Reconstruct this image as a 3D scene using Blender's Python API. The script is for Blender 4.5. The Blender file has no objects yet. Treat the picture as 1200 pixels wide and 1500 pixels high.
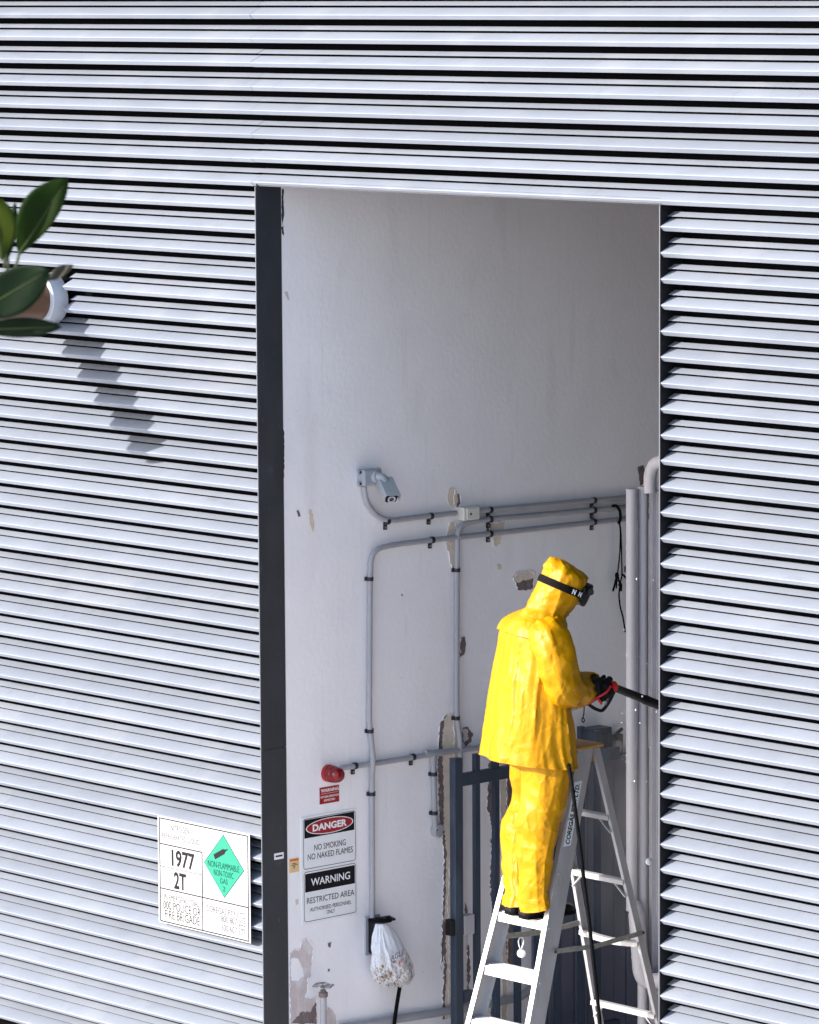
import bpy, bmesh, math, random
from mathutils import Vector, Matrix, noise
random.seed(7)
sc = bpy.context.scene
COL = sc.collection
R = math.radians

# ------------------------------------------------------------------ camera, light, exposure
cam_loc = (16.93876, -14.66264, 5.90503)
yaw, pitch, roll = -0.822937, 0.120301, -0.006102
f_px = 6484.839
cam_data = bpy.data.cameras.new('camera')
cam = bpy.data.objects.new('camera', cam_data)
COL.objects.link(cam)
fwd = Vector((math.sin(yaw)*math.cos(pitch), math.cos(yaw)*math.cos(pitch), -math.sin(pitch)))
right = Vector((math.cos(yaw), -math.sin(yaw), 0))
up = right.cross(fwd)
r2 = right*math.cos(roll) + up*math.sin(roll)
u2 = -right*math.sin(roll) + up*math.cos(roll)
m = Matrix((r2, u2, -fwd)).transposed().to_4x4()
m.translation = Vector(cam_loc)
cam.matrix_world = m
cam_data.sensor_fit = 'HORIZONTAL'
cam_data.sensor_width = 36
cam_data.lens = 36*f_px/1200
cam_data.clip_start = .5
cam_data.clip_end = 900
cam_data.dof.use_dof = True
cam_data.dof.focus_distance = 22.0
cam_data.dof.aperture_fstop = 13.0
sc.camera = cam

SUN = Vector((.52, 1.0, -.47)).normalized()          # the way the sunlight travels
sun_el = math.asin(-SUN.z)
sun_az = math.atan2(-SUN.x, -SUN.y)
world = bpy.data.worlds.new('World')
sc.world = world
world.use_nodes = True
nt = world.node_tree
bg = nt.nodes['Background']
sky = nt.nodes.new('ShaderNodeTexSky')
sky.sky_type = 'NISHITA'
sky.sun_disc = False
sky.sun_elevation = sun_el
sky.sun_rotation = sun_az % (2*math.pi)
sky.air_density = 1.0
sky.dust_density = 1.2
nt.links.new(sky.outputs[0], bg.inputs[0])
bg.inputs[1].default_value = .15
sun_data = bpy.data.lights.new('sun', 'SUN')
sun_data.energy = 3.35
sun_data.angle = R(.55)
sun_data.color = (1.0, .955, .89)
sun = bpy.data.objects.new('sun', sun_data)
COL.objects.link(sun)
sun.rotation_euler = (-SUN).to_track_quat('Z', 'Y').to_euler()
sun.location = (-8, -20, 18)

sc.view_settings.view_transform = 'Standard'
sc.view_settings.look = 'None'
sc.view_settings.exposure = 1.42
sc.view_settings.gamma = 1
sc.view_settings.use_curve_mapping = False
sc.cycles.use_denoising = True
sc.cycles.max_bounces = 10
sc.cycles.diffuse_bounces = 7

# ------------------------------------------------------------------ materials
def mat(name, col, rough=.6, metal=0, var=0, scale=6, stretch=(1,1,1), bump=0, bscale=60, spec=.5, coat=0, rvar=0,
        spots=None, sss=0):
    m = bpy.data.materials.new(name)
    m.use_nodes = True
    n, l = m.node_tree.nodes, m.node_tree.links
    b = n['Principled BSDF']
    b.inputs['Base Color'].default_value = (*col, 1)
    b.inputs['Roughness'].default_value = rough
    b.inputs['Metallic'].default_value = metal
    b.inputs['Specular IOR Level'].default_value = spec
    b.inputs['Coat Weight'].default_value = coat
    b.inputs['Coat Roughness'].default_value = .12
    g = n.new('ShaderNodeNewGeometry')
    mp = n.new('ShaderNodeMapping')
    mp.inputs['Scale'].default_value = stretch
    l.new(g.outputs['Position'], mp.inputs['Vector'])
    last = None
    if var:
        t = n.new('ShaderNodeTexNoise')
        t.inputs['Scale'].default_value = scale
        t.inputs['Detail'].default_value = 7
        t.inputs['Roughness'].default_value = .62
        l.new(mp.outputs[0], t.inputs['Vector'])
        cr = n.new('ShaderNodeValToRGB')
        cr.color_ramp.elements[0].position = .3
        cr.color_ramp.elements[1].position = .7
        cr.color_ramp.elements[0].color = (*[c*(1-var) for c in col], 1)
        cr.color_ramp.elements[1].color = (*[min(1, c*(1+var*.6)) for c in col], 1)
        l.new(t.outputs['Fac'], cr.inputs[0])
        last = cr.outputs[0]
        if rvar:
            mr = n.new('ShaderNodeMapRange')
            mr.inputs['To Min'].default_value = rough-rvar
            mr.inputs['To Max'].default_value = rough+rvar
            l.new(t.outputs['Fac'], mr.inputs[0])
            l.new(mr.outputs[0], b.inputs['Roughness'])
    for (scol, sscale, lo, hi, amt, sst) in (spots or []):
        mp2 = n.new('ShaderNodeMapping')
        mp2.inputs['Scale'].default_value = sst
        mp2.inputs['Location'].default_value = (sscale*.37, 3.1, sscale*.11)
        l.new(g.outputs['Position'], mp2.inputs['Vector'])
        t = n.new('ShaderNodeTexNoise')
        t.inputs['Scale'].default_value = sscale
        t.inputs['Detail'].default_value = 5
        l.new(mp2.outputs[0], t.inputs['Vector'])
        mr = n.new('ShaderNodeMapRange')
        mr.inputs['From Min'].default_value = lo
        mr.inputs['From Max'].default_value = hi
        mr.inputs['To Max'].default_value = amt
        l.new(t.outputs['Fac'], mr.inputs[0])
        mx = n.new('ShaderNodeMix')
        mx.data_type = 'RGBA'
        l.new(mr.outputs[0], mx.inputs[0])
        if last is None:
            mx.inputs[6].default_value = (*col, 1)
        else:
            l.new(last, mx.inputs[6])
        mx.inputs[7].default_value = (*scol, 1)
        last = mx.outputs[2]
    if last is not None:
        l.new(last, b.inputs['Base Color'])
    if bump:
        t = n.new('ShaderNodeTexNoise')
        t.inputs['Scale'].default_value = bscale
        t.inputs['Detail'].default_value = 4
        l.new(mp.outputs[0], t.inputs['Vector'])
        bp = n.new('ShaderNodeBump')
        bp.inputs['Strength'].default_value = bump
        bp.inputs['Distance'].default_value = .01
        l.new(t.outputs['Fac'], bp.inputs['Height'])
        l.new(bp.outputs[0], b.inputs['Normal'])
    if sss:
        b.inputs['Transmission Weight'].default_value = 0
    return m

M = {}
M['louvre'] = mat('silver_louvre_paint', (.240,.264,.320), .46, .10, .07, 2.2, (1,1,3), .03, 150, rvar=.08,
                  spots=[((.17,.17,.19), 5, .60, .78, .40, (.6,1,5)), ((.19,.185,.19), 9, .60, .76, .35, (3,1,.3)), ((.33,.34,.38), 2.5, .55, .8, .6, (1,1,1)), ((.38,.38,.41), 60, .76, .80, .6, (1,1,1))])
def per_piece_tone(m, amt):
    n, l = m.node_tree.nodes, m.node_tree.links
    b = n['Principled BSDF']
    src = b.inputs['Base Color'].links[0].from_socket
    oi = n.new('ShaderNodeObjectInfo')
    mr = n.new('ShaderNodeMapRange')
    mr.inputs['To Min'].default_value = 1-amt
    mr.inputs['To Max'].default_value = 1+amt
    l.new(oi.outputs['Random'], mr.inputs[0])
    hs = n.new('ShaderNodeHueSaturation')
    l.new(mr.outputs[0], hs.inputs['Value'])
    l.new(src, hs.inputs['Color'])
    l.new(hs.outputs[0], b.inputs['Base Color'])
per_piece_tone(M['louvre'], .07)
M['trim'] = mat('pale_metal_trim', (.13,.135,.16), .5, .2, .05, 9)
M['charcoal'] = mat('charcoal_paint', (.030,.034,.043), .5, 0, .25, 5, (1,1,.5), .05, 90, rvar=.1,
                    spots=[((.09,.10,.115), 14, .64, .8, .4, (1,1,1)), ((.13,.13,.14), 40, .70, .76, .5, (1,1,.25)), ((.055,.05,.05), 4, .5, .75, .6, (1,1,.3))])
M['black_mesh'] = mat('black_backing', (.004,.004,.005), 1, spec=0)
M['wall'] = mat('white_wall_paint', (.93,.90,.935), .75, 0, .05, 1.6, (1,1,.9), .13, 40,
                spots=[((.60,.57,.56), 3.0, .60, .80, .30, (1,1.4,.35)), ((.25,.22,.2), 55, .765, .79, .7, (1,1,1)),
                       ((.66,.62,.60), 11, .64, .8, .25, (1,1,.3)), ((.66,.64,.66), 16, .63, .76, .22, (1,1.5,.07)), ((.5,.48,.48), 28, .70, .76, .3, (1,.5,2))])
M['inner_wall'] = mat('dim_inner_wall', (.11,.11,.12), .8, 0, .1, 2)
M['filler'] = mat('bare_beige_plaster', (.74,.63,.53), .9, 0, .16, 14, (1,1,1), .25, 60,
                  spots=[((.70,.67,.66), 22, .56, .72, .6, (1,1,.6))])
M['brown_render'] = mat('brown_bare_render', (.20,.15,.145), .95, 0, .3, 22, (1,1,.6), .5, 70,
                        spots=[((.48,.42,.40), 26, .60, .72, .5, (1,1,1))])
M['pink_plaster'] = mat('pinkish_peeled_plaster', (.62,.53,.53), .9, 0, .18, 12, (1,1,.6), .25, 60,
                  spots=[((.72,.71,.74), 16, .54, .66, .7, (1,1,.6))])
M['concrete'] = mat('yard_concrete', (.60,.58,.585), .85, 0, .15, .8, (1,1,1), .2, 30, spots=[((.2,.19,.19), .9, .6, .8, .4, (1,1,1))])
M['conduit'] = mat('grey_pvc', (.37,.365,.40), .5, 0, .1, 9, (1,1,.4), spots=[((.56,.52,.50), 18, .66, .8, .5, (1,1,1))])
M['clamp'] = mat('dark_clamp', (.035,.035,.042), .5, .3, .2, 30)
M['cam_grey'] = mat('camera_grey', (.34,.37,.41), .42, 0, .05, 20)
M['box_white'] = mat('cream_box', (.68,.66,.60), .5, 0, .06, 20)
M['black'] = mat('black_plastic', (.007,.007,.009), .45, 0, .3, 30, bump=.1, spec=.25)
M['rubber'] = mat('black_rubber', (.006,.006,.007), .75, 0, .3, 30, bump=.3, bscale=120, spec=.06)
M['lens'] = mat('lens_glass', (.01,.012,.02), .05, 0, spec=.9)
M['steel'] = mat('worn_steel', (.46,.46,.48), .32, .9, .2, 30, rvar=.12)
M['brass'] = mat('brass', (.62,.36,.12), .3, .9)
M['alu'] = mat('worn_aluminium', (.54,.53,.55), .42, .55, .16, 9, (1,1,.25), .1, 120, rvar=.12,
               spots=[((.40,.37,.36), 30, .62, .76, .5, (1,1,.25)), ((.5,.42,.38), 12, .70, .8, .4, (1,1,.5))])
M['step'] = mat('bright_step_aluminium', (.50,.49,.50), .45, .3, .08, 14, rvar=.1, spots=[((.5,.45,.4), 22, .64, .8, .4, (1,1,1))])
M['dull_bar'] = mat('dull_galvanised_bar', (.34,.34,.31), .6, .5, .3, 40, rvar=.1)
M['cap'] = mat('orange_ladder_cap', (.50,.27,.06), .5, 0, .2, 18, spots=[((.40,.30,.22), 20, .55, .7, .6, (1,1,1))])
M['gate'] = mat('navy_gate_paint', (.018,.032,.058), .45, 0, .3, 9, (1,1,.4), .1, 80, rvar=.1,
                spots=[((.10,.07,.06), 16, .64, .76, .7, (1,1,.4)), ((.10,.14,.2), 5, .56, .75, .5, (1,1,.3))])
M['panel'] = mat('dark_blue_panel', (.13,.14,.20), .6, 0, .3, 3, (1,1,.3), spots=[((.19,.20,.26), 4, .5, .75, .5, (1,1,.3))])
M['white_pipe'] = mat('white_pipe_paint', (.45,.44,.48), .5, 0, .07, 5, (1,1,.3), spots=[((.45,.44,.47), 6, .62, .8, .4, (1,1,.3))])
M['galv'] = mat('galvanised_channel', (.40,.40,.45), .4, .55, .2, 5, (1,1,.3), rvar=.1)
M['rust_pipe'] = mat('brown_downpipe', (.115,.058,.030), .38, .1, .28, 9, (1,.4,1), .1, 60, rvar=.1,
                     spots=[((.24,.15,.09), 9, .56, .74, .6, (1,.4,1))])
M['white_collar'] = mat('white_collar_paint', (.50,.51,.56), .45, 0, .05, 9)
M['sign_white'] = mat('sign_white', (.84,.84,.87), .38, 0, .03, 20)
M['sign_sunlit'] = mat('sunlit_sign_white', (.38,.38,.39), .35, 0, .02, 20)  # lit copy of the sign white, its colour darkened to offset the sun
M['ink'] = mat('sign_black_ink', (.008,.008,.012), .5, spec=.15)
M['ink_grey'] = mat('grey_ink', (.055,.055,.07), .6, 0, .3, 200, spec=.1)  # grey print; on the hazard board the glare is put into the ink
M['ink_pale'] = mat('pale_grey_ink', (.26,.26,.29), .5)  # pale grey print, one even colour
M['red'] = mat('sign_red', (.36,.006,.014), .4)
M['white_ink'] = mat('white_ink', (.86,.86,.88), .45)
M['green'] = mat('sign_green', (.0,.21,.13), .4, 0, .06, 40)
M['ink_green'] = mat('dark_green_ink', (.004,.035,.035), .6, spec=.1)
M['beacon'] = mat('red_beacon_plastic', (.20,.002,.006), .16, 0, .1, 30, spec=.6)
M['yellow_label'] = mat('faded_yellow_label', (.80,.56,.26), .6, 0, .1, 40)
M['orange_ink'] = mat('orange_ink', (.72,.14,.03), .6)
M['bag'] = mat('thin_white_plastic_bag', (.74,.76,.84), .32, 0, .06, 20, bump=.2, bscale=60)
M['debris'] = mat('brown_leaf_litter', (.26,.17,.10), .9, 0, .5, 60, bump=.5, bscale=80)
M['bag_red'] = mat('bag_red_print', (.62,.16,.18), .5)
M['bag_ink'] = mat('bag_dark_print', (.06,.06,.12), .5)
M['yellow'] = mat('yellow_pvc_rainwear', (.47,.220,.0), .44, 0, .06, 6, (1,1,.7), 0, 40, spec=.22, rvar=.10,
                  spots=[((.30,.135,.003), 20, .66, .80, .45, (1,1,1)), ((.36,.175,.002), 6, .58, .8, .5, (1,1,.6))])
def crumple(m):
    """sharp-crested creases of stiff coated fabric"""
    n, l = m.node_tree.nodes, m.node_tree.links
    b = n['Principled BSDF']
    tc = n.new('ShaderNodeTexCoord')
    prev = None
    wn = n.new('ShaderNodeTexNoise')
    wn.inputs['Scale'].default_value = 5
    l.new(tc.outputs['Object'], wn.inputs['Vector'])
    wv = n.new('ShaderNodeMix')
    wv.data_type = 'VECTOR'
    wv.inputs[0].default_value = .10
    l.new(tc.outputs['Object'], wv.inputs[4])
    l.new(wn.outputs['Color'], wv.inputs[5])
    for sc_, st_, dist, det in ((5, (1.2,1.2,.55), .046, 1), (13, (1,1,1.1), .010, 1), (110, (1,1,1), .0006, 1)):
        mp = n.new('ShaderNodeMapping')
        mp.inputs['Scale'].default_value = st_
        l.new(wv.outputs[1], mp.inputs[0])
        if sc_ < 100:
            t = n.new('ShaderNodeTexVoronoi')
            t.feature = 'DISTANCE_TO_EDGE'
            t.inputs['Scale'].default_value = sc_
            hgt = t.outputs['Distance']
        else:
            t = n.new('ShaderNodeTexNoise')
            t.inputs['Scale'].default_value = sc_
            hgt = t.outputs['Fac']
        l.new(mp.outputs[0], t.inputs['Vector'])
        bp = n.new('ShaderNodeBump')
        bp.inputs['Strength'].default_value = .6
        bp.invert = True
        bp.inputs['Distance'].default_value = dist
        l.new(hgt, bp.inputs['Height'])
        if prev:
            l.new(prev, bp.inputs['Normal'])
        prev = bp.outputs[0]
    l.new(prev, b.inputs['Normal'])
crumple(M['yellow'])
M['goggle_blue'] = mat('navy_goggle_foam', (.012,.03,.12), .6)
M['glove'] = mat('black_glove', (.006,.006,.007), .7, 0, .4, 60, bump=.3, bscale=90, spec=.2)
M['glove_red'] = mat('red_glove_piping', (.55,.012,.03), .5)
M['red_plastic'] = mat('red_plastic_ring', (.74,.03,.02), .35)
M['skin'] = mat('skin', (.48,.29,.20), .5, 0, .06, 30)
M['boot'] = mat('black_boot_leather', (.006,.006,.007), .36, 0, .3, 40, bump=.1, spec=.3)
M['leaf'] = mat('rubber_plant_leaf', (.0065,.019,.0012), .6, 0, .25, 18, spec=.08)
M['leaf_dark'] = mat('old_rubber_plant_leaf', (.003,.010,.0035), .6, 0, .25, 18, spec=.08)
M['leaf_young'] = mat('yellow_green_leaf', (.022,.034,.001), .6, 0, .2, 18, spec=.08)
M['leaf_olive'] = mat('olive_leaf_underside', (.022,.019,.009), .7, 0, .2, 18)
M['midrib'] = mat('leaf_midrib', (.024,.038,.002), .5)
M['bark'] = mat('grey_brown_bark', (.12,.09,.07), .9, 0, .3, 20, bump=.5)
M['water'] = mat('white_water_spray', (.85,.86,.88), .25)

# ------------------------------------------------------------------ mesh helpers
class MB:
    def __init__(s):
        s.v, s.f = [], []
    def add(s, vs, fs):
        o = len(s.v)
        s.v += [tuple(v) for v in vs]
        s.f += [tuple(i+o for i in q) for q in fs]
        return s
    def box(s, a, b):
        (x0,y0,z0), (x1,y1,z1) = a, b
        return s.add([(x0,y0,z0),(x1,y0,z0),(x1,y1,z0),(x0,y1,z0),(x0,y0,z1),(x1,y0,z1),(x1,y1,z1),(x0,y1,z1)],
                     [(0,3,2,1),(4,5,6,7),(0,1,5,4),(1,2,6,5),(2,3,7,6),(3,0,4,7)])
    def hexa(s, v8):
        return s.add(v8, [(0,3,2,1),(4,5,6,7),(0,1,5,4),(1,2,6,5),(2,3,7,6),(3,0,4,7)])
    def bar(s, p, q, wx, wy, upv=(0,0,1)):
        p, q = Vector(p), Vector(q)
        d = (q-p).normalized()
        a = d.cross(Vector(upv))
        if a.length < 1e-4:
            a = d.cross(Vector((0,1,0)))
        a.normalize()
        b = a.cross(d)
        o = [(-a*wx-b*wy)/2, (a*wx-b*wy)/2, (a*wx+b*wy)/2, (-a*wx+b*wy)/2]
        return s.hexa([p+k for k in o]+[q+k for k in o])
    def loft(s, rings, caps=True, closed=True):
        n = len(rings[0])
        vs = [p for r in rings for p in r]
        fs = []
        for i in range(len(rings)-1):
            for j in range(n if closed else n-1):
                k = (j+1) % n
                fs.append((i*n+j, i*n+k, (i+1)*n+k, (i+1)*n+j))
        if caps and closed:
            fs.append(tuple(reversed(range(n))))
            fs.append(tuple((len(rings)-1)*n+j for j in range(n)))
        return s.add(vs, fs)
    def tube(s, path, r, n=12, caps=True):
        path = [Vector(p) for p in path]
        rs = list(r) if isinstance(r, (list, tuple)) else [r]*len(path)
        rs += [rs[-1]]*(len(path)-len(rs))
        rings, a = [], None
        for i, p in enumerate(path):
            d = (path[min(i+1, len(path)-1)]-path[max(i-1, 0)]).normalized()
            if a is None:
                a = d.orthogonal().normalized()
            a = (a-d*a.dot(d)).normalized()
            b = d.cross(a)
            rings.append([p+(a*math.cos(t)+b*math.sin(t))*rs[i] for t in [2*math.pi*k/n for k in range(n)]])
        return s.loft(rings, caps)
    def lathe(s, base, axis, prof, n=24, caps=True):
        base, d = Vector(base), Vector(axis).normalized()
        a = d.orthogonal().normalized()
        b = d.cross(a)
        return s.loft([[base+d*h+(a*math.cos(t)+b*math.sin(t))*r for t in [2*math.pi*k/n for k in range(n)]] for h, r in prof], caps)
    def ball(s, c, r, n=10, sc3=(1,1,1)):
        c = Vector(c)
        rings = []
        for i in range(n+1):
            t = -math.pi/2+math.pi*i/n
            rr = max(math.cos(t), .02)*r
            rings.append([c+Vector((rr*math.cos(k)*sc3[0], rr*math.sin(k)*sc3[1], r*math.sin(t)*sc3[2])) for k in [2*math.pi*j/(2*n) for j in range(2*n)]])
        return s.loft(rings)
    def prism(s, pts, ext):
        e = Vector(ext)
        n = len(pts)
        vs = [Vector(p) for p in pts]
        return s.add(vs+[v+e for v in vs], [tuple(reversed(range(n))), tuple(range(n, 2*n))]+[(i, (i+1) % n, (i+1) % n+n, i+n) for i in range(n)])
    def mesh(s, name, m, smooth=35):
        me = bpy.data.meshes.new(name)
        me.from_pydata(s.v, [], s.f)
        bm = bmesh.new()
        bm.from_mesh(me)
        bmesh.ops.recalc_face_normals(bm, faces=bm.faces)
        bm.to_mesh(me)
        bm.free()
        if m is not None:
            me.materials.append(m)
        if smooth:
            me.polygons.foreach_set('use_smooth', [True]*len(me.polygons))
            me.set_sharp_from_angle(angle=R(smooth))
        me.update()
        return me
    def build(s, name, m, parent=None, smooth=35, bevel=0):
        o = bpy.data.objects.new(name, s.mesh(name, m, smooth))
        COL.objects.link(o)
        if parent is not None:
            o.parent = parent
        if bevel:
            b = o.modifiers.new('bevel', 'BEVEL')
            b.width = bevel
            b.segments = 2
            b.limit_method = 'ANGLE'
        return o

def tag(o, label=None, cat=None, group=None, kind=None):
    for k, v in (('label', label), ('category', cat), ('group', group), ('kind', kind)):
        if v:
            o[k] = v
    return o
def thing(name, label, cat, loc=(0,0,0), rotz=0, group=None):
    o = bpy.data.objects.new(name, None)
    o.empty_display_size = .1
    COL.objects.link(o)
    o.location = loc
    o.rotation_euler = (0, 0, rotz)
    return tag(o, label, cat, group)
def smooth_path(pts, k=6):
    p = [Vector(q) for q in pts]
    p = [p[0]*2-p[1]]+p+[p[-1]*2-p[-2]]
    out = []
    for i in range(1, len(p)-2):
        for j in range(k):
            t = j/k
            out.append(.5*((2*p[i])+(p[i+1]-p[i-1])*t+(2*p[i-1]-5*p[i]+4*p[i+1]-p[i+2])*t*t+(3*p[i]-p[i-1]-3*p[i+1]+p[i+2])*t**3))
    out.append(p[-2])
    return out
def bend_path(pts, rad, k=7):
    """straight runs with rounded corners of radius rad"""
    p = [Vector(q) for q in pts]
    out = [p[0]]
    for i in range(1, len(p)-1):
        a, b = (p[i-1]-p[i]), (p[i+1]-p[i])
        r = min(rad, a.length*.48, b.length*.48)
        s, e = p[i]+a.normalized()*r, p[i]+b.normalized()*r
        for j in range(k+1):
            t = j/k
            out.append(s*(1-t)**2+p[i]*2*t*(1-t)+e*t*t)
    out.append(p[-1])
    return out
def lettering(text, w, h, centre, ex, ey, m, parent, bold=0, name='lettering', off=.0012):
    """flat print: the text scaled into w x h metres, centred"""
    cu = bpy.data.curves.new('text', 'FONT')
    cu.body = text
    cu.offset = bold
    cu.resolution_u = 3
    cu.fill_mode = 'FRONT'
    o = bpy.data.objects.new('text', cu)
    COL.objects.link(o)
    dg = bpy.context.evaluated_depsgraph_get()
    me = bpy.data.meshes.new_from_object(o.evaluated_get(dg))
    bpy.data.objects.remove(o)
    bpy.data.curves.remove(cu)
    xs = [v.co.x for v in me.vertices]
    ys = [v.co.y for v in me.vertices]
    ex, ey, c = Vector(ex), Vector(ey), Vector(centre)
    n = ex.cross(ey)
    sx, sy = w/(max(xs)-min(xs)), h/(max(ys)-min(ys))
    mx, my = (max(xs)+min(xs))/2, (max(ys)+min(ys))/2
    for v in me.vertices:
        v.co = c+ex*((v.co.x-mx)*sx)+ey*((v.co.y-my)*sy)+n*off
    me.materials.clear()
    me.materials.append(m)
    me.name = name
    o = bpy.data.objects.new(name, me)
    COL.objects.link(o)
    o.parent = parent
    return o
def remeshed(mb, name, m, parent, voxel, smooth_it=6):
    o = mb.build('tmp', m)
    r = o.modifiers.new('r', 'REMESH')
    r.mode = 'VOXEL'
    r.voxel_size = voxel
    sm = o.modifiers.new('s', 'SMOOTH')
    sm.iterations = smooth_it
    sm.factor = .5
    dg = bpy.context.evaluated_depsgraph_get()
    me = bpy.data.meshes.new_from_object(o.evaluated_get(dg))
    bpy.data.objects.remove(o)
    me.name = name
    me.materials.clear()
    me.materials.append(m)
    me.polygons.foreach_set('use_smooth', [True]*len(me.polygons))
    o = bpy.data.objects.new(name, me)
    COL.objects.link(o)
    o.parent = parent
    return o

# ------------------------------------------------------------------ ground
g = MB().add([(-300,-300,0),(300,-300,0),(300,300,0),(-300,300,0)], [(0,1,2,3)]).build('ground', M['concrete'], smooth=0)
tag(g, kind='structure')

# ------------------------------------------------------------------ louvred screens
PITCH, Z0, XR = .12, 5.7, 2.832
def slat_mesh(x0, x1):
    mb = MB()
    low = [(.020,.000),(.0003,.0195),(.0018,.0222),(.006,.0250),(.014,.0295),(.026,.0357),(.044,.0440),(.073,.0562),(.073,.0532),(.020,.0265),(.0215,.001)]
    top = [(.0495,.0670),(.0495,.0673),(.094,.0876),(.094,.0866)]
    for prof in (low, top):
        mb.prism([(x0, d, z) for d, z in prof], (x1-x0, 0, 0))
    return mb.mesh('slat', M['louvre'], 24)
def slats(parent, me, rows):
    for i in rows:
        o = bpy.data.objects.new('slat', me)
        COL.objects.link(o)
        o.parent = parent
        o.location = (random.uniform(-.0006,.0006), random.uniform(-.0012,.0012), Z0-PITCH*i+random.uniform(-.0008,.0008))
        o.rotation_euler = (random.uniform(-.006,.006), random.uniform(-.0002,.0002), random.uniform(-.0002,.0002))

lw = thing('louvre_screen', 'wall of long silver louvre blades left of the tall opening, behind the brown pipe', 'louvre screen')
slats(lw, slat_mesh(-5.2, -.0295), range(-14, 8))
slats(lw, slat_mesh(-5.2, -.0035), [i for i in range(8, 47) if i not in (12, 13)])
cutm = MB()
for xa, xb in ((-5.2, -1.742-.165), (-1.742+.166, -.0035)):
    cutm.add(*(lambda me: ([v.co for v in me.vertices], [tuple(p.vertices) for p in me.polygons]))(slat_mesh(xa, xb)))
slats(lw, cutm.mesh('slat', M['louvre'], 24), (12, 13))
MB().box((-5.2,.150,.02), (-.004,.17,7.5)).build('backing', M['black_mesh'], lw, 0)
MB().box((-.0018,-.002,.0), (.0026,.0035,Z0-PITCH*7-.002)).build('edge_trim', M['trim'], lw, 0)
ZJ = Vector((0.0040, 0.0790, 1.9703)).z
MB().box((-.0020,.004,.0), (.004,.170,ZJ-.0012)).build('jamb', M['charcoal'], lw, 0)
MB().box((-.0020,.0045,ZJ+.0012), (.0038,.170,Z0-PITCH*7+.012)).build('jamb', M['charcoal'], lw, 0)
MB().box((-5.4,.004,0), (-5.203,.2,7.5)).build('end_post', M['charcoal'], lw, 0)

hw = thing('louvre_screen', 'band of silver louvre blades spanning above the tall opening', 'louvre screen')
slats(hw, slat_mesh(-.0272, 6.6), range(-14, 8))
MB().box((-.104,.1505,Z0-PITCH*7+.02), (6.6,.17,7.5)).build('backing', M['black_mesh'], hw, 0)
MB().box((.006,.012,Z0-PITCH*7+.004), (XR-.006,.150,Z0-PITCH*7+.030)).build('soffit', M['charcoal'], hw, 0)

rw = thing('louvre_screen', 'stack of silver louvre blades right of the tall opening with open blade ends', 'louvre screen')
slats(rw, slat_mesh(XR+.0045, 6.6), range(8, 47))
MB().box((XR+.0045,.150,.02), (6.6,.1695,Z0-PITCH*7)).build('backing', M['black_mesh'], rw, 0)
MB().box((XR-.0022,-.002,0), (XR+.0022,.0035,Z0-PITCH*7-.001)).build('edge_trim', M['trim'], rw, 0)
MB().box((XR-.003,.004,0), (XR+.004,.170,Z0-PITCH*7)).build('jamb', M['black'], rw, 0)  # charcoal jamb made black: its shade is put into the colour
MB().box((6.602,.004,0), (6.8,.2,7.5)).build('end_post', M['charcoal'], rw, 0)

# ------------------------------------------------------------------ plant room behind the screen
pr = thing('plant_room', 'white painted plant room wall with chipped plaster seen through the tall opening', 'building')
wl = MB().box((-.25,.171,0), (0,4.2,7.3)).build('wall', M['wall'], pr, 0)
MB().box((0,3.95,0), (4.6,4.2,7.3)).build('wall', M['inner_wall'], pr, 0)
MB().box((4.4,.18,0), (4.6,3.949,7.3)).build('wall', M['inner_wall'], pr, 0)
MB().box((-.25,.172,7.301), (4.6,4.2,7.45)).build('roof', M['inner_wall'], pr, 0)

def patch(pts, m, name='plaster_patch', h=.0025, jag=.006, seed=1):
    rnd = random.Random(seed)
    out = []
    P = [Vector(p) for p in pts]
    for i, p in enumerate(P):
        q = P[(i+1) % len(P)]
        L = (q-p).length
        k = max(2, int(L/.012))
        nrm = Vector((0, -(q-p).z, (q-p).y)).normalized()
        for j in range(k):
            t = j/k
            amp = 0 if j == 0 else jag
            out.append(p.lerp(q, t)+nrm*(rnd.uniform(-1,1)*amp))
    ys, zs = [v.y for v in out], [v.z for v in out]
    if h < .003 and name == 'plaster_patch' and (max(ys)-min(ys))*(max(zs)-min(zs)) > .004:
        ring = [(.002+rnd.uniform(0,.004), v.y, v.z) for v in out]
        MB().tube(ring+[ring[0]], [rnd.uniform(.0008,.0034) for _ in range(len(ring)+1)], 5, caps=False).build('paint_edge', M['wall'], wl, 60)
    mb = MB().prism([(h, v.y, v.z) for v in out], (-h+.0004, 0, 0))
    return mb.build(name, m, wl, 0)
FI, BR, PK = M['filler'], M['brown_render'], M['pink_plaster']
# beside the switch box
patch([(0.0000, 1.3768, 3.2077),(0.0000, 1.4066, 3.1834),(0.0000, 1.4213, 3.1237),(0.0000, 1.3911, 3.1044),(0.0000, 1.3663, 3.1211)], BR, seed=2)
patch([(0.0000, 1.3270, 3.2046),(0.0000, 1.3520, 3.2171),(0.0000, 1.3868, 3.2069),(0.0000, 1.3965, 3.1550),(0.0000, 1.3862, 3.1121),(0.0000, 1.3463, 3.1155),(0.0000, 1.3217, 3.1541)], FI, h=.004, seed=3)
patch([(0.0000, 1.3358, 3.0326),(0.0000, 1.3807, 3.0396),(0.0000, 1.3798, 2.9008),(0.0000, 1.3741, 2.7989),(0.0000, 1.3490, 2.7866),(0.0000, 1.3296, 2.8616),(0.0000, 1.3052, 2.9259)], FI, seed=4)
patch([(0.0000, 1.6168, 2.9967),(0.0000, 1.7490, 3.0035),(0.0000, 1.7386, 2.9527),(0.0000, 1.6267, 2.9554)], FI, seed=5)
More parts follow.
